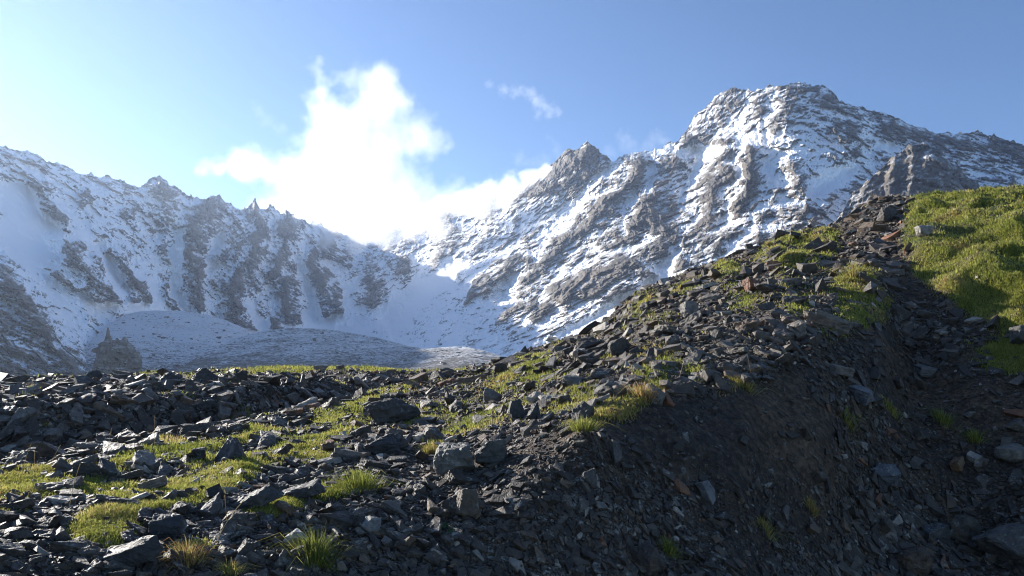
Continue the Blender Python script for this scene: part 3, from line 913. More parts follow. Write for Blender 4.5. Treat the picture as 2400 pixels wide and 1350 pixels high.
tag(g_o, kind='structure')

# what one can see of the ground: screen area of each cell, hidden rows left out
gpx, gpy = project(GP)
top = np.minimum.accumulate(gpy, axis=0)
vis = gpy <= top + 3
cell_h = np.clip(-np.diff(gpy, axis=0), 0, None)[:, :-1]
cell_w = np.diff(gpx, axis=1)[:-1]
cell_area = cell_h * np.clip(cell_w, 0, None) * vis[:-1, :-1]
inframe = ((gpx > -250) & (gpx < 2650) & (gpy < 1480))[:-1, :-1]
# slopes turned away from the camera carry stones too
d3 = np.linalg.norm(np.cross(GP[1:, :-1] - GP[:-1, :-1], GP[:-1, 1:] - GP[:-1, :-1]), axis=-1)
away = d3 * (FOC / np.maximum(gd[:-1, :-1], 2.0)) ** 2 * .10
cell_area = np.maximum(cell_area, np.where(gt[:-1, None] > 2, away * np.where(gt[:-1, None] > 6.2, .3, 1), 0))
cell_area = cell_area * np.where(inframe, 1, .25) * ((gt[:-1, None] > 1.5) & (gt[:-1, None] < 8.4))


def sample(weight, n):
    """random spots on the ground, weight per cell"""
    c = np.cumsum(weight.ravel())
    k = np.searchsorted(c, rng.random(n) * c[-1])
    i, j = np.unravel_index(np.minimum(k, weight.size - 1), weight.shape)
    u, v = rng.random(n)[:, None], rng.random(n)[:, None]
    b = lambda A: (A[i, j] * (1 - u) * (1 - v) + A[i + 1, j] * u * (1 - v) + A[i, j + 1] * (1 - u) * v + A[i + 1, j + 1] * u * v)
    nn = b(gnrm)
    return b(GP), nn / np.linalg.norm(nn, axis=1, keepdims=True), grass[i, j], gt[i], i, j


def spot(px, py):
    """the ground point seen at a photo pixel"""
    q = np.where(vis & (gt[:, None] > 1.5) & (gt[:, None] < 8), (gpx - px) ** 2 + (gpy - py) ** 2, 1e9)
    i, j = np.unravel_index(np.argmin(q), q.shape)
    return GP[i, j], gnrm[i, j]


#@@STONES
# ------------------------------------------------------------------ stones
def hull_stone(seed, flat=.5, npts=16, detail=0, rough=.03, long=1.0):
    """angular broken stone, about 1 across; flat = thickness"""
    r = np.random.default_rng(seed)
    pts = []
    if flat < .45:                                   # slab: two offset polygons
        k = r.integers(5, 8)
        a = np.sort(r.random(k) * 2 * math.pi)
        for s in (-1, 1):
            for t in a:
                rr = .5 * r.uniform(.7, 1.05)
                pts.append((rr * math.cos(t) * long, rr * math.sin(t), s * .5 * flat * r.uniform(.55, 1.05)))
    else:
        for _ in range(npts):
            v = r.normal(size=3)
            v /= np.abs(v).max() ** .75 * np.linalg.norm(v) ** .25
            v *= r.uniform(.75, 1.0)
            pts.append((v[0] * .5 * long, v[1] * .46, v[2] * .5 * flat))
    bm = bmesh.new()
    for p in pts:
        bm.verts.new(p)
    h = bmesh.ops.convex_hull(bm, input=bm.verts)
    bmesh.ops.delete(bm, geom=list({g for g in h["geom_interior"] + h["geom_unused"] if isinstance(g, bmesh.types.BMVert)}), context='VERTS')
    if detail:
        bmesh.ops.dissolve_limit(bm, angle_limit=R(7), verts=bm.verts, edges=bm.edges)
        bmesh.ops.bevel(bm, geom=list(bm.edges), offset=.022, segments=1, affect='EDGES', clamp_overlap=True)
        bmesh.ops.triangulate(bm, faces=bm.faces)
        for _ in range(detail):
            long_e = [e for e in bm.edges if e.calc_length() > .07]
            bmesh.ops.subdivide_edges(bm, edges=long_e, cuts=1)
            bmesh.ops.triangulate(bm, faces=bm.faces)
    bmesh.ops.recalc_face_normals(bm, faces=bm.faces)
    bmesh.ops.triangulate(bm, faces=bm.faces)
    bm.verts.index_update()
    V = np.array([v.co[:] for v in bm.verts])
    N = np.array([v.normal[:] for v in bm.verts])
    F = np.array([[v.index for v in f.verts] for f in bm.faces])
    bm.free()
    if detail:
        # splintered: layers along the bedding plane and broken faces
        o = seed * 3.7
        n = rough * 1.2 * fbm(V[:, 0] * 4 + o, V[:, 1] * 4, V[:, 2] * 7, 4, 601, .6)
        n += rough * .7 * (np.abs(noise(V[:, 0] * 1.5 + o, V[:, 1] * 1.5, V[:, 2] * 22, 611)) - .3)
        V = V + N * n[:, None]
    return V, F


def frames(n, nrm, tilt):
    """random orientations: z about the ground normal, tilted at random"""
    a = rng.random(n) * 2 * math.pi
    z = nrm + tilt[:, None] * np.stack([np.cos(a), np.sin(a), np.zeros(n)], 1)
    z /= np.linalg.norm(z, axis=1, keepdims=True)
    t = rng.normal(size=(n, 3))
    x = np.cross(t, z)
    x /= np.linalg.norm(x, axis=1, keepdims=True)
    y = np.cross(z, x)
    return np.stack([x, y, z], -1)           # columns are axes


TONES = {"charcoal": (.045, .035, .0255), "dark grey": (.066, .053, .041), "grey": (.105, .090, .073), "brown": (.10, .070, .045), "pale grey": (.23, .205, .17), "rust": (.14, .066, .032)}
TN = list(TONES)
TC = np.array([TONES[t] for t in TN])


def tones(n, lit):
    """tone index for n stones; the top of the bank is a little paler than the cut face, also to look sunlit"""
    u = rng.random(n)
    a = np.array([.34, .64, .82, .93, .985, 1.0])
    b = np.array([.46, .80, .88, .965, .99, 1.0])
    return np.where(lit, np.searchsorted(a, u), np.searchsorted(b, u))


PROTO = [hull_stone(700 + i, f, 12, 0, 0, l) for i, (f, l) in enumerate([(.22, 1.3), (.3, 1.0), (.35, 1.6), (.4, 1.2), (.6, 1.2), (.7, 1.0), (.8, 1.1), (.55, 1.5), (.28, 1.8), (.42, 1.0), (.65, 1.35), (.9, 1.0), (.2, 1.1), (.33, 1.25)])]

rocky = np.clip(1.05 - grass[:-1, :-1] * 1.05, .12, 1) * np.where(mid[:-1, :-1] > 0, 1 - .6 * (grass[:-1, :-1] > .4), 1)
hillc = hill[:-1, :-1]
rocky = rocky * np.where(hillc > 0, .05, 1)
midc = mid[:-1, :-1]
bare = (fbm(gx / 1.9, gy / 1.9, 0, 4, 541, .6) * 1.7)[:-1, :-1]
face = ((row < 3.0) & (gpx + 90 * fbm(gx / 1.2, gy / 1.2, 0, 3, 543) > 1170))[:-1, :-1]
rocky = np.where(face, rocky * np.clip(.42 + .8 * bare, .14, 1) * np.where(gpy[:-1, :-1] > 1130, 1.9, .8) * np.where(gpx[:-1, :-1] > 1950, 1.9, 1), rocky)
NST = 180000
p, n, g, tt, ii, jj = sample(cell_area * rocky, NST)
dist = np.linalg.norm(p[:, :2], axis=1)
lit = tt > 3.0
u = rng.random(NST)
spx = 5.7 * (1 - u) ** (-1 / 2.25)                       # size in photo pixels, power law
spx = np.minimum(spx, 54)
onface = face[ii, jj]
spx = np.where(onface, np.minimum(spx * .72, 36), spx)
size = np.clip(spx * dist / FOC, .012, .6)
grow = np.interp(dist, [4, 9, 16, 30], [1.0, 1.0, .82, .6])
size *= grow
tilt = np.abs(rng.normal(0, .42, NST)) * np.where(onface, .5, 1)
Rm = frames(NST, n, tilt)
kind = rng.integers(0, len(PROTO), NST)
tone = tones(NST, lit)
order = np.argsort(-(size / dist))
inview = (gpx[ii, jj] > 0) & (gpx[ii, jj] < 2400) & (gpy[ii, jj] < 1350) & vis[ii, jj]
big = [k for k in order if inview[k]][:250]
BIG = {int(k): True for k in big}


def stone_mesh(idx, name):
    Vs, Fs, Cs, off = [], [], [], 0
    for q in range(len(PROTO)):
        s = idx[kind[idx] == q]
        if not len(s):
            continue
        V, F = PROTO[q]
        sc = size[s][:, None] * rng.uniform(.8, 1.2, (len(s), 3))
        L = V[None] * sc[:, None]
        W = np.einsum('nij,nvj->nvi', Rm[s], L) + (p[s] + n[s] * (size[s] * .10)[:, None])[:, None]
        Vs.append(W.reshape(-1, 3))
        Fs.append((F[None] + (off + np.arange(len(s)) * len(V))[:, None, None]).reshape(-1, 3))
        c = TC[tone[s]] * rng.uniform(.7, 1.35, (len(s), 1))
        c = c * np.where(lit[s], 1.35, 1.0)[:, None]  # sunlight painted in: stone colour raised above the lip to brighten the lit bank
        Cs.append(np.repeat(np.concatenate([c, np.ones((len(s), 1))], 1), len(V), 0))
        off += len(s) * len(V)
    o = mesh_np(name, np.concatenate(Vs), np.concatenate(Fs), M_SCREE, False, {"stone": np.concatenate(Cs)})
    return tag(o, kind='stuff')


rest = np.array([k for k in range(NST) if k not in BIG])
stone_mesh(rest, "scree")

# detailed shapes for the stones that are objects of their own
SHAPES = [("slab", .24, 1.5), ("slab", .3, 1.2), ("slab", .34, 1.7), ("block", .62, 1.15), ("block", .75, 1.0), ("block", .58, 1.4), ("splinter", .4, 2.2), ("slab", .28, 1.35),
          ("block", .7, 1.25), ("splinter", .44, 1.9), ("plate", .16, 1.3), ("plate", .18, 1.1)]
SHAPE_ME = []
for i, (nm, f, l) in enumerate(SHAPES):
    V, F = hull_stone(800 + i, f, 14, 3, .03, l)
    o = mesh_np("rock", V, F, M_STONE, False)
    SHAPE_ME.append(o.data)
    bpy.data.objects.remove(o)


def put_rock(me, loc, rot, scale, tonec, name, label, cat, group=None):
    o = bpy.data.objects.new(name, me)
    COL.objects.link(o)
    o.location = loc
    o.rotation_euler = rot
    o.scale = scale
    o.color = (*tonec, 1)
    return tag(o, label, cat, group)


def zone_of(px, py, t):
    if t > 4.4:
        return "lying on the low rise beyond the hollow"
    if px > 2100 and t < 4:
        return "lying in the shaded gully below the grassy hill"
    if t < 3:
        return "lying on the cut face of the bank" if px > 1150 else "lying at the foot of the bank among small shale chips"
    if px > 1650:
        return "lying high on the bank near its crest"
    if px > 1150:
        return "lying on the sunny middle of the bank"
    return "lying on the low grassy end of the bank"


#@@LANDMARKS
# px, py (base centre), width px, height px, shape, tone, roll, name, label
LAND = [
    (1072, 1112, 120, 96, "block", (.11, .105, .09), .15, "large lichen spotted block with a bright orange top edge at the lip of the bank"),
    (1150, 1085, 80, 62, "block", (.075, .075, .066), -.1, "rounded lichen covered stone tucked behind the large orange edged block"),
    (1093, 1208, 62, 74, "slabup", (.085, .064, .045), .15, "upright brown layered slab standing below the large lichen block"),
    (868, 1252, 48, 46, "block", (.17, .17, .165), .3, "pale squarish stone with one bright sunlit face among dark shale"),
    (700, 1280, 66, 44, "block", (.33, .33, .31), .1, "white lichen crusted stone beside the large dark grass tuft"),
    (930, 992, 140, 72, "block", (.05, .046, .04), -.1, "long dark brown boulder half buried in the bank, the biggest on its crest line"),
    (885, 1062, 110, 56, "block", (.033, .031, .03), 0, "blackish flat topped boulder below the long brown boulder"),
    (598, 1190, 130, 56, "slab", (.06, .058, .056), -.45, "long tilted grey slab pointing up the bank beside the green turf"),
    (690, 1165, 150, 36, "slab", (.05, .047, .045), -.3, "thin sloping slab ridge just above the tilted grey slab"),
    (248, 1116, 56, 46, "block", (.05, .05, .047), .1, "rounded lichen spotted boulder on the skyline of the low turf strip"),
    (205, 1118, 60, 40, "block", (.045, .044, .042), 0, "low dark stone touching the rounded boulder on the turf strip"),
    (392, 1256, 84, 56, "block", (.036, .035, .035), -.1, "dark lichen flecked boulder at the foot of the big turf patch"),
    (300, 1318, 140, 56, "slab", (.04, .038, .036), -.35, "broad dark slab leaning up from the lower edge of the turf"),
    (545, 1082, 80, 60, "peak", (.042, .044, .052), 0, "dark pyramid shaped rock rising above the turf strip"),
    (468, 1078, 34, 32, "block", (.03, .03, .03), .2, "small dark upright stone beside the pyramid shaped rock"),
    (1535, 945, 54, 62, "block", (.12, .118, .108), 0, "rounded pale grey boulder sitting in rusty grass at the lip"),
    (1250, 985, 34, 62, "slabup", (.05, .047, .043), .05, "tall narrow standing stone, the taller of two side by side"),
    (1213, 985, 46, 50, "slabup", (.06, .057, .052), -.1, "shorter broad standing stone beside the tall narrow one"),
    (1150, 950, 50, 46, "block", (.14, .13, .115), .3, "pale tilted wedge with a bright face above the two standing stones"),
    (1420, 925, 66, 40, "block", (.1, .095, .083), 0, "rounded grey stone in the middle of the sunny boulders"),
    (1340, 905, 60, 30, "block", (.12, .112, .1), 0, "flat pale grey stone left of the rounded grey stone"),
    (1655, 1178, 46, 54, "slabup", (.16, .165, .165), .1, "pale bluish slab standing alone on the bare shaded soil"),
    (2070, 1132, 66, 50, "block", (.085, .09, .1), -.1, "bluish grey boulder stuck in the middle of the shaded face"),
    (2372, 1322, 118, 84, "block", (.085, .078, .07), -.2, "biggest boulder of the gully, grey with a pale quartz stripe"),
    (2150, 1338, 80, 66, "block", (.09, .062, .042), .2, "rusty brown boulder with a pale band in the gully bed"),
    (2262, 1272, 66, 66, "block", (.075, .062, .045), .4, "leaning brown boulder in the gully bed above the striped one"),
    (2200, 1268, 80, 46, "slab", (.06, .06, .06), -.15, "glittering dark slab leaning against the brown boulder"),
    (2000, 940, 112, 36, "slab", (.12, .12, .125), .12, "long wet slab with glinting top set in the shaded face"),
    (1962, 872, 96, 26, "slab", (.13, .115, .095), .2, "flat pale slab at the edge between sun and shade"),
    (1950, 765, 100, 38, "slab", (.15, .13, .105), .42, "long pale brown slab sloping down across the upper bank"),
    (2078, 520, 44, 36, "block", (.06, .052, .045), .1, "topmost brown rock crowning the dark boulder heap"),
    (2165, 552, 46, 28, "block", (.22, .205, .18), 0, "pale block at the edge of the grassy hill by the dark heap"),
    (1762, 684, 48, 36, "block", (.16, .065, .03), .1, "rust red boulder high on the bank"),
    (1800, 690, 66, 30, "block", (.06, .05, .042), 0, "dark brown boulder right against the rust red one"),
    (1622, 738, 52, 42, "block", (.17, .155, .135), 0, "pale rounded boulder on the upper left shoulder of the bank"),
    (1855, 668, 60, 28, "slab", (.14, .12, .1), -.2, "pale layered slab below the mossy hummocks"),
    (1872, 778, 40, 22, "block", (.21, .2, .18), 0, "small pale flat stone perched on a dark slab"),
    (1308, 835, 34, 38, "slabup", (.13, .12, .1), .2, "pale edged upright stone on the crest against the snow"),
    (1432, 1078, 46, 56, "slabup", (.1, .092, .082), -.1, "pale rock face bedded in bare soil just under the lip"),
    (1388, 1138, 46, 44, "slabup", (.085, .076, .068), 0, "brownish grey stone bedded in soil below the pale rock face"),
    (1520, 1335, 90, 72, "block", (.06, .046, .036), .1, "dull brown boulder in the shaded chips at the foot of the face"),
    (2247, 1100, 34, 46, "slabup", (.16, .098, .052), .1, "orange brown upright stone on the far side of the gully"),
    (2375, 1082, 60, 36, "block", (.14, .125, .105), -.2, "pale tan boulder on the far side of the gully"),
    (2165, 872, 76, 24, "slab", (.12, .115, .105), 0, "smooth pale rounded slab in the shade below the grass"),
    (1455, 830, 60, 46, "block", (.065, .058, .05), 0, "brown squarish boulder among the dark blocks on the skyline slope"),
    (480, 897, 74, 34, "peak", (.05, .047, .042), 0, "low pyramid boulder on the skyline of the low rise"),
    (400, 895, 60, 26, "peak", (.042, .04, .037), .1, "dark hump shaped boulder on the skyline of the low rise"),
    (222, 894, 44, 26, "peak", (.05, .046, .04), -.1, "small pointed boulder on the skyline of the low rise"),
    (475, 958, 70, 24, "slab", (.06, .058, .055), -.15, "broad grey slab facing out of the slope of the low rise"),
    (2405, 800, 60, 50, "block", (.075, .073, .068), .1, "grey boulder at the shaded foot of the grassy hill"),
]
n_land = 0
for k, (px, py, w, h, shp, tc, roll, lab) in enumerate(LAND):
    loc, nn = spot(px, py)
    dd = float(np.hypot(loc[0], loc[1]))
    W, Hh = w * dd / FOC, h * dd / FOC
    if shp == "slab":
        V, F = hull_stone(900 + k, .36, 14, 4, .03, 1.0)
        sc = (W / 1.0, W * .7, Hh * 2.3)
        rot = (R(rng.uniform(8, 24)), roll, R(rng.uniform(-12, 12)))
        lift = Hh * .25
    elif shp == "slabup":
        V, F = hull_stone(900 + k, .42, 14, 4, .03, 1.0)
        V = V[:, [0, 2, 1]]
        V[:, 1] *= -1
        sc = (W * 1.0, W * 1.5, Hh * 1.15)
        rot = (R(rng.uniform(-22, -10)), roll, R(rng.uniform(10, 35)))
        lift = Hh * .36
    elif shp == "peak":
        V, F = hull_stone(900 + k, .8, 18, 4, .03, 1.0)
        V[:, :2] *= np.clip(1.05 - 1.15 * (V[:, 2:3] + .1), .25, 1.15)
        sc = (W, W * .8, Hh * 1.7)
        rot = (0, roll, R(rng.uniform(-30, 30)))
        lift = Hh * .28
    else:
        V, F = hull_stone(900 + k, .8, 20, 4, .028, 1.0)
        sc = (W * 1.02, W * .85, Hh * 1.35)
        rot = (R(rng.uniform(-12, 12)), roll, R(rng.uniform(-25, 25)))
        lift = Hh * .33
    o = mesh_np("boulder" if shp in ("block", "peak") else "rock_slab", V, F, M_STONE, False)
    o.location = (loc[0], loc[1], loc[2] + lift)
    o.rotation_euler = rot
    o.scale = sc
    o.color = (*tc, 1)
    tag(o, lab, "boulder" if shp in ("block", "peak") else "slab")
    n_land += 1

SIZEW = lambda s: "small" if s < .16 else "knee-high" if s > .34 else "hand-sized" if s < .22 else "medium"
for k in big:
    q = int(rng.integers(0, len(SHAPES)))
    nm = SHAPES[q][0]
    M = Matrix(Rm[k].tolist())
    loc = p[k] + n[k] * size[k] * .12
    s = size[k] * 1.0
    px, py = gpx[ii[k], jj[k]], gpy[ii[k], jj[k]]
    ph = f"{TN[tone[k]]} shale {nm} {zone_of(px, py, tt[k])}"
    tc = TC[tone[k]] * rng.uniform(.85, 1.2) * (1.35 if lit[k] else 1.0)  # same painted sunlight: stones above the lip get a lighter colour
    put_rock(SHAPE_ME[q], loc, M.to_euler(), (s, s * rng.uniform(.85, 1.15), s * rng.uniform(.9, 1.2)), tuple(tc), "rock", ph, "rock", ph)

#@@GRASS
# ------------------------------------------------------------------ grass
def blades(pos, nrm, height, width, col, lean, name, label=None, cat=None, group=None, kind=None, curl=.35, parent=None):
    """every blade a bent strip of two quads, tip pointed"""
    m = len(pos)
    a = rng.random(m) * 2 * math.pi
    side = np.stack([np.cos(a), np.sin(a), np.zeros(m)], 1)
    b = rng.random(m) * 2 * math.pi
    out = np.stack([np.cos(b), np.sin(b), np.zeros(m)], 1) if np.ndim(lean) == 1 else lean
    ln = (lean if np.ndim(lean) == 1 else np.linalg.norm(lean, axis=1))[:, None]
    if np.ndim(lean) != 1:
        out = lean / (ln + 1e-9)
    up = np.array([[0, 0, 1.0]])
    h = height[:, None]
    w = width[:, None] * .5
    p0 = pos - nrm * (h * .06)
    p1 = pos + up * h * .5 + out * h * ln * .35
    p2 = pos + up * h * (1 - curl * ln * .8) + out * h * ln * 1.1
    V = np.stack([p0 - side * w, p0 + side * w, p1 + side * w * .8, p1 - side * w * .8, p2], 1).reshape(-1, 3)
    o = np.arange(m)[:, None] * 5
    F = np.concatenate([o + [0, 1, 2], o + [0, 2, 3], o + [3, 2, 4]])
    C = np.repeat(np.concatenate([col, np.ones((m, 1))], 1), 5, 0)
    ob = mesh_np(name, V, F, M_BLADE, False, {"blade": C}, parent)
    return tag(ob, label, cat, group, kind)


GREENS = np.array([(.33, .34, .075), (.25, .275, .055), (.42, .38, .11), (.48, .38, .16), (.44, .26, .11), (.16, .18, .04)])


def green(m, dry, x, y):
    """blade colours: fresh in patches, straw and rust in others"""
    v = fbm(x * 1.1, y * 1.1, 0, 3, 701) * .5 + dry + rng.normal(0, .16, m)
    k = np.where(v < -.15, 5, np.where(v < .12, 1, np.where(v < .38, 0, np.where(v < .55, 2, np.where(v < .72, 3, 4)))))
    return GREENS[k] * rng.uniform(.65, 1.25, (m, 1))


gc = grass[:-1, :-1]
wgt = cell_area * np.clip(gc - .1, 0, 1)
wgt = np.where(hillc > 0, wgt * .8 * np.clip(.75 + .9 * fbm(gx / 1.4, gy / 1.4, 0, 3, 731)[:-1, :-1], .12, 1.2), wgt)
NB_ = 260000
bp, bn, bg_, bt, bi, bj = sample(wgt, NB_)
bd = np.linalg.norm(bp[:, :2], axis=1)
clump = np.clip(.75 + .75 * fbm(bp[:, 0] * 3.2, bp[:, 1] * 3.2, bp[:, 2] * 3.2, 3, 711), .25, 1.8)
isw = hillc[bi, bj] > 0
hh = (.017 + .0029 * bd) * clump * rng.uniform(.6, 1.4, NB_)
ww = (.0016 + .00075 * bd) * rng.uniform(.7, 1.3, NB_)
dry = np.where(isw, .16 + .22 * fbm(bp[:, 0] / 1.7, bp[:, 1] / 1.7, 0, 3, 721), .24) + np.where(bt < 3.15, .1, 0)
blades(bp, bn, hh, ww, green(NB_, dry, bp[:, 0], bp[:, 1]), np.abs(rng.normal(.5, .3, NB_)), "grass", kind='stuff')

# single tufts
TUFT = [  # px, py, height px, spread px, dryness, label
    (742, 1322, 110, 70, -.2, "large dark green grass tuft with long arching blades at the foot of the bank"),
    (1365, 1008, 44, 60, .1, "bright green grass cushion overhanging the lip of the shaded face"),
    (1012, 1065, 40, 34, .45, "yellow green tuft left of the large lichen block"),
    (1745, 906, 34, 50, .4, "golden lit tuft on the lip near the shaded face"),
    (440, 1322, 56, 60, .55, "straw coloured tuft hanging over dark stones at the foot of the bank"),
    (540, 1345, 46, 44, .35, "pale dry bunch of grass right of the straw coloured tuft"),
    (1985, 985, 60, 34, .25, "drooping olive tuft on the bare soil of the shaded face"),
    (2085, 965, 34, 40, .3, "small dry tuft beside the long wet slab"),
    (2215, 990, 50, 40, 0, "dull green tuft on the far shaded side of the gully"),
    (2285, 1030, 36, 30, .1, "smaller dull green tuft lower on the far side of the gully"),
    (1905, 1190, 40, 22, .5, "little straw tuft alone on the lower shaded face"),
    (1795, 1250, 60, 30, .45, "brownish tuft beside a pale stone at the foot of the shaded face"),
    (2005, 650, 54, 40, .35, "tall pale bunch of grass on the upper bank above the green patch"),
    (1560, 1290, 50, 50, .05, "sparse green tuft among the chips below the bare soil"),
    (845, 1140, 60, 90, -.1, "fresh green bunch of broad blades between dark slabs"),
    (1510, 935, 60, 50, .6, "rusty orange grass around the rounded grey boulder"),
]
for (px, py, hp, sp, dr, lab) in TUFT:
    loc, nn = spot(px, py)
    d = float(np.hypot(loc[0], loc[1]))
    m = int(420 if sp > 45 else 260)
    r_ = sp * d / FOC * .34
    q = rng.normal(0, .5, (m, 2)) * r_
    pos = loc[None] + np.stack([q[:, 0], q[:, 1], np.zeros(m)], 1)
    pos[:, 2] -= (nn[0] * q[:, 0] + nn[1] * q[:, 1]) / max(nn[2], .4)
    o2 = np.stack([q[:, 0], q[:, 1], np.zeros(m)], 1) / (r_ + 1e-6)
    o2 += rng.normal(0, .25, (m, 3)) * [1, 1, 0]
    hgt = hp * d / FOC * rng.uniform(.35, 1.0, m) * (.75 if py > 940 and px > 1500 else 1)
    wid = np.full(m, .0011 + .00045 * d) * rng.uniform(.7, 1.3, m)
    v = dr + rng.normal(0, .2, m)
    col = GREENS[np.where(v < -.1, 5, np.where(v < .1, 1, np.where(v < .3, 0, np.where(v < .45, 2, np.where(v < .6, 3, 4)))))] * rng.uniform(.7, 1.2, (m, 1))
    blades(pos, np.repeat(nn[None], m, 0), hgt, wid, col, o2 * rng.uniform(.6, 1.5, (m, 1)), "grass_tuft", lab, "grass tuft", "single grass tufts on the bank", curl=.75)

# dark stones strewn over the far moraine, too many and small to count
mV, mF, mC, off = [], [], [], 0
for pm in MOUND:
    q = pm[3:-2:1].reshape(-1, 3)
    for k in rng.integers(0, len(q), 900):
        d = np.linalg.norm(q[k])
        V, F = PROTO[int(rng.integers(0, len(PROTO)))]
        sz = d / FOC * min(2.0 * (1 - rng.random()) ** (-.5), 11)
        a = rng.random() * 6.28
        W = np.stack([V[:, 0] * math.cos(a) - V[:, 1] * math.sin(a), V[:, 0] * math.sin(a) + V[:, 1] * math.cos(a), V[:, 2] * 1.2], -1) * sz + q[k]
        mV.append(W); mF.append(F + off); off += len(V)
        mC.append(np.repeat([[*(np.array((.06, .055, .052)) * rng.uniform(.6, 1.4)), 1]], len(V), 0))
tag(mesh_np("moraine_stones", np.concatenate(mV), np.concatenate(mF), M_SCREE, False, {"stone": np.concatenate(mC)}), kind='stuff')


def stalk(px, py, hp, lean, label):
    loc, nn = spot(px, py)
    d = float(np.hypot(loc[0], loc[1]))
    H = hp * d / FOC
    t = np.linspace(0, 1, 9)
    ax = np.stack([loc[0] + lean * H * (t * .5 + .5 * t * t), loc[1] + .1 * H * t * t, loc[2] - .01 + H * t * (1 - .12 * abs(lean) * t)], -1)
    w = (.0009 + .00022 * d) * (1 - .55 * t) + np.where(t > .86, .0011, 0)
    a = np.arange(4) * math.pi / 2
    ring = ax[:, None] + w[:, None, None] * np.stack([np.cos(a), np.sin(a), 0 * a], -1)[None]
    i = np.arange(36).reshape(9, 4)
    j = np.roll(i, -1, 1)
    F = np.stack([i[:-1], j[:-1], j[1:], i[1:]], -1).reshape(-1, 4)
    c = np.repeat([[.42, .33, .17, 1]], 36, 0)
    tag(mesh_np("grass_stalk", ring.reshape(-1, 3), F, M_BLADE, True, {"blade": c}), label, "grass stalk", "dry grass stalks")


stalk(2040, 962, 78, .38, "long pale straw leaning over the bare soil of the shaded face")
for px, py, hp, ln in [(530, 1245, 80, -.15), (500, 1290, 110, .5), (80, 1150, 80, -.1), (50, 1120, 70, .15), (160, 1190, 90, .12), (250, 1070, 60, .05), (360, 1050, 70, -.1), (110, 1110, 60, .3)]:
    stalk(px, py, hp, ln, "thin dry grass stalk rising from the low grassy end of the bank")
for px, py, hp, ln in [(960, 975, 70, .15), (985, 970, 60, -.12), (1120, 930, 50, .1), (1260, 925, 60, .2), (1345, 965, 70, .35), (1380, 950, 60, .1), (1760, 880, 50, -.1), (1590, 900, 50, .3)]:
    stalk(px, py, hp, ln, "thin dry grass stalk rising among the sunny stones of the bank")
for px, py, lab in ((1030, 1245, "little round leaved herb between the chips at the foot of the bank"), (1062, 1262, "slightly larger round leaved herb just right of another one in the chips")):
    loc, nn = spot(px, py)
    m = 60
    q = rng.normal(0, .022, (m, 3)) * [1, 1, .35]
    pos = loc + q + [0, 0, .03]
    a = np.arange(6) * math.pi / 3
    disc = np.stack([np.cos(a), np.sin(a), .3 * np.cos(2 * a)], -1) * .0075
    V = (pos[:, None] + disc[None] * rng.uniform(.7, 1.3, (m, 1, 1))).reshape(-1, 3)
    o6 = np.arange(m)[:, None] * 6
    F = np.concatenate([o6 + [0, 1, 2], o6 + [0, 2, 3], o6 + [0, 3, 4], o6 + [0, 4, 5]])
    tag(mesh_np("herb", V, F, M_BLADE, False, {"blade": np.repeat([[.08, .17, .05, 1]], len(V), 0)}), lab, "herb")

#@@AIR
# ------------------------------------------------------------------ clouds and air
def cloud(name, blobs, dist, dens, nscale, warp, thr, label, cat, group=None, aniso=.55, depth=.8, gain=.75):
    """blobs: photo px, py, radius px -> soft lumps of vapour at a real distance"""
    k = dist / FOC
    C = [(P(px, py, dist * (1 + .02 * math.sin(i * 2.4)))[..., :], r * k) for i, (px, py, r) in enumerate(blobs)]
    bm = bmesh.new()
    for c, r in C:
        q = bmesh.ops.create_icosphere(bm, subdivisions=2, radius=r * 1.45)
        for v in q["verts"]:
            v.co = Vector((v.co.x, v.co.y * depth, v.co.z)) + Vector(c.tolist())
    me = bpy.data.meshes.new(name)
    bm.to_mesh(me)
    bm.free()
    nt = NT(name + "_vapour")
    geo = nt.n("ShaderNodeNewGeometry").outputs["Position"]
    nz = nt.n("ShaderNodeTexNoise", {"Vector": geo, "Scale": nscale, "Detail": 4.0, "Roughness": .62})
    wv = nt.scale(nt.vmath('SUBTRACT', nz.outputs["Color"], (.5, .5, .5)), warp)
    pos = nt.vmath('ADD', geo, wv)
    acc = None
    for c, r in C:
        d = nt.vmath('DISTANCE', nt.vmath('MULTIPLY', pos, (1, 1 / depth, 1)), (c[0], c[1] / depth, c[2]))
        f = nt.n("ShaderNodeMapRange", {0: d, 1: r * 1.35, 2: r * .25, 3: 0.0, 4: 1.0}, interpolation_type='SMOOTHSTEP').outputs[0]
        acc = f if acc is None else nt.math('ADD', acc, f)
    fine = nt.noise(geo, nscale * 2.6, 5, .65)
    v = nt.math('ADD', acc, nt.math('MULTIPLY', nt.math('SUBTRACT', fine, .5), 2.3))
    v = nt.math('MULTIPLY', nt.math('SUBTRACT', v, thr), gain, clamp=True)
    v = nt.math('MULTIPLY', v, nt.math('GREATER_THAN', acc, .02))
    pv = nt.n("ShaderNodeVolumePrincipled", {"Color": (1, 1, 1, 1), "Density": nt.math('MULTIPLY', v, dens), "Anisotropy": aniso})
    nt.set(nt.out.inputs["Volume"], pv.outputs[0])
    me.materials.append(nt.m)
    o = bpy.data.objects.new(name, me)
    COL.objects.link(o)
    md = o.modifiers.new("remesh", 'REMESH')
    md.mode = 'VOXEL'
    md.voxel_size = 14 * k
    try:
        nt.m.cycles.volume_step_rate = .35
    except Exception:
        pass
    return tag(o, label, cat, group)


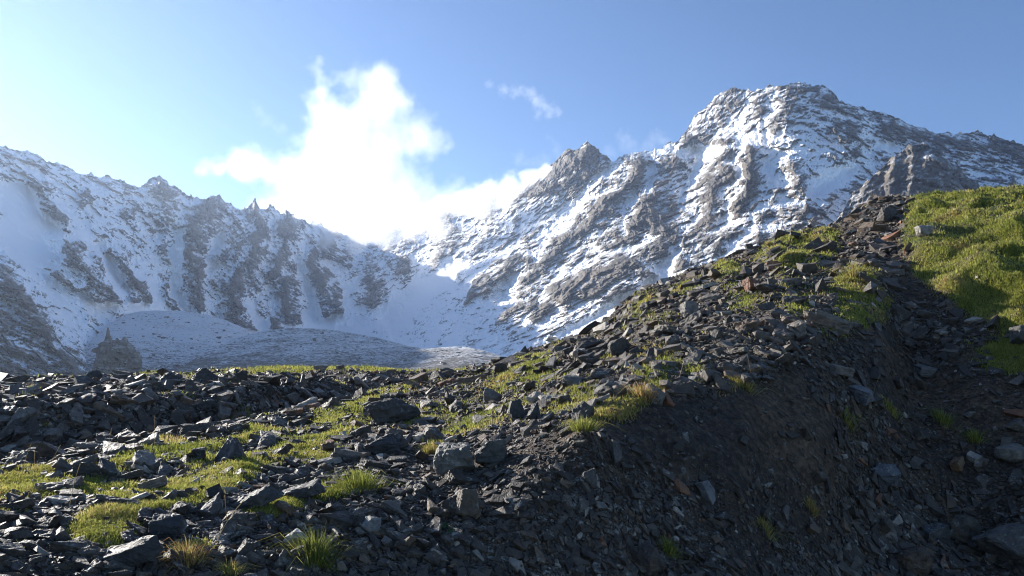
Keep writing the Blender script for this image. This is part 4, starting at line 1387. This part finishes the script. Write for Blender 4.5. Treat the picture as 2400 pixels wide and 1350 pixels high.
cloud("cloud", [(740, 160, 26), (770, 195, 40), (850, 195, 58), (915, 230, 70), (950, 290, 72), (1000, 335, 55), (1040, 340, 22), (745, 235, 45), (785, 290, 75), (760, 360, 78), (850, 345, 85), (870, 265, 60), (900, 180, 45),
                (900, 425, 100), (800, 430, 105), (720, 450, 78), (650, 480, 62), (600, 500, 48), (700, 530, 70), (800, 545, 85), (900, 520, 90), (1000, 480, 80), (1090, 455, 58), (1170, 435, 40), (1230, 425, 26), (1285, 405, 18),
                (470, 385, 30), (500, 390, 30), (530, 402, 30), (570, 378, 44), (600, 385, 44), (640, 392, 48), (680, 400, 50)], 4700, .0041, .0036, 280., .42,
      "big white sunlit cloud billowing up from behind the gap in the snowy ridge", "cloud")
cloud("cloud_wisp", [(1150, 200, 16), (1180, 210, 22), (1210, 214, 24), (1240, 218, 30), (1262, 238, 28), (1290, 255, 26), (1262, 268, 18), (1305, 268, 16)], 4700, .0028, .011, 130., .50,
      "small ragged wisp of cloud alone in blue sky to the right of the big cloud", "cloud", gain=1.4)
cloud("cloud_wisp", [(598, 240, 16), (612, 262, 20), (630, 283, 22), (655, 305, 24), (690, 330, 30)], 4700, .0009, .010, 130., .5, "faint streak of vapour trailing off the left flank of the big cloud", "cloud", gain=1.2)
cloud("cloud_wisp", [(1290, 325, 16), (1300, 345, 20), (1310, 362, 22), (1322, 385, 26), (1270, 385, 36), (1220, 375, 30)], 4700, .0012, .010, 130., .5, "faint wisp of vapour blowing off the small dark summit", "cloud", gain=1.3)
cloud("cloud_wisp", [(1462, 318, 24), (1475, 345, 34), (1430, 355, 28), (1540, 322, 30), (1520, 345, 30), (1560, 335, 22)], 4700, .0016, .010, 130., .5, "thin veil of vapour behind the saddle between the small and the high summit", "cloud", gain=1.3)

cloud("mist", [(1060, 485, 40), (1100, 472, 48), (1150, 455, 50), (1200, 438, 44), (1245, 418, 30), (1280, 398, 22), (1000, 512, 40), (940, 535, 36), (890, 538, 40), (840, 555, 42), (780, 548, 34), (740, 532, 26), (700, 510, 20), (1025, 478, 34), (985, 500, 30), (1280, 410, 28), (770, 560, 30), (840, 575, 32), (905, 560, 38), (965, 548, 36), (1030, 532, 40), (1130, 485, 44), (1190, 465, 40)], 2200, .030, .006, 60., .45,
      "thin mist spilling over the low gap of the ridge beside the big cloud", "mist", gain=1.3)

hz = bmesh.new()
bmesh.ops.create_cube(hz, size=1.0)
hme = bpy.data.meshes.new("haze")
hz.to_mesh(hme)
hz.free()
hnt = NT("thin_haze")
hnt.set(hnt.out.inputs["Volume"], hnt.n("ShaderNodeVolumePrincipled", {"Color": (.58, .73, 1, 1), "Density": .000072, "Anisotropy": .54}).outputs[0])
hme.materials.append(hnt.m)
haze = bpy.data.objects.new("haze", hme)
COL.objects.link(haze)
zlo = min((o.matrix_world @ Vector(c)).z for o in SC.objects if o.type == 'MESH' and o.name.split('.')[0] not in ('cloud', 'cloud_wisp', 'mist', 'haze') for c in o.bound_box) - 1.0
haze.location = (0, 1800, (zlo + 880) / 2)
haze.scale = (5000, 4400, 880 - zlo)
tag(haze, kind='stuff')
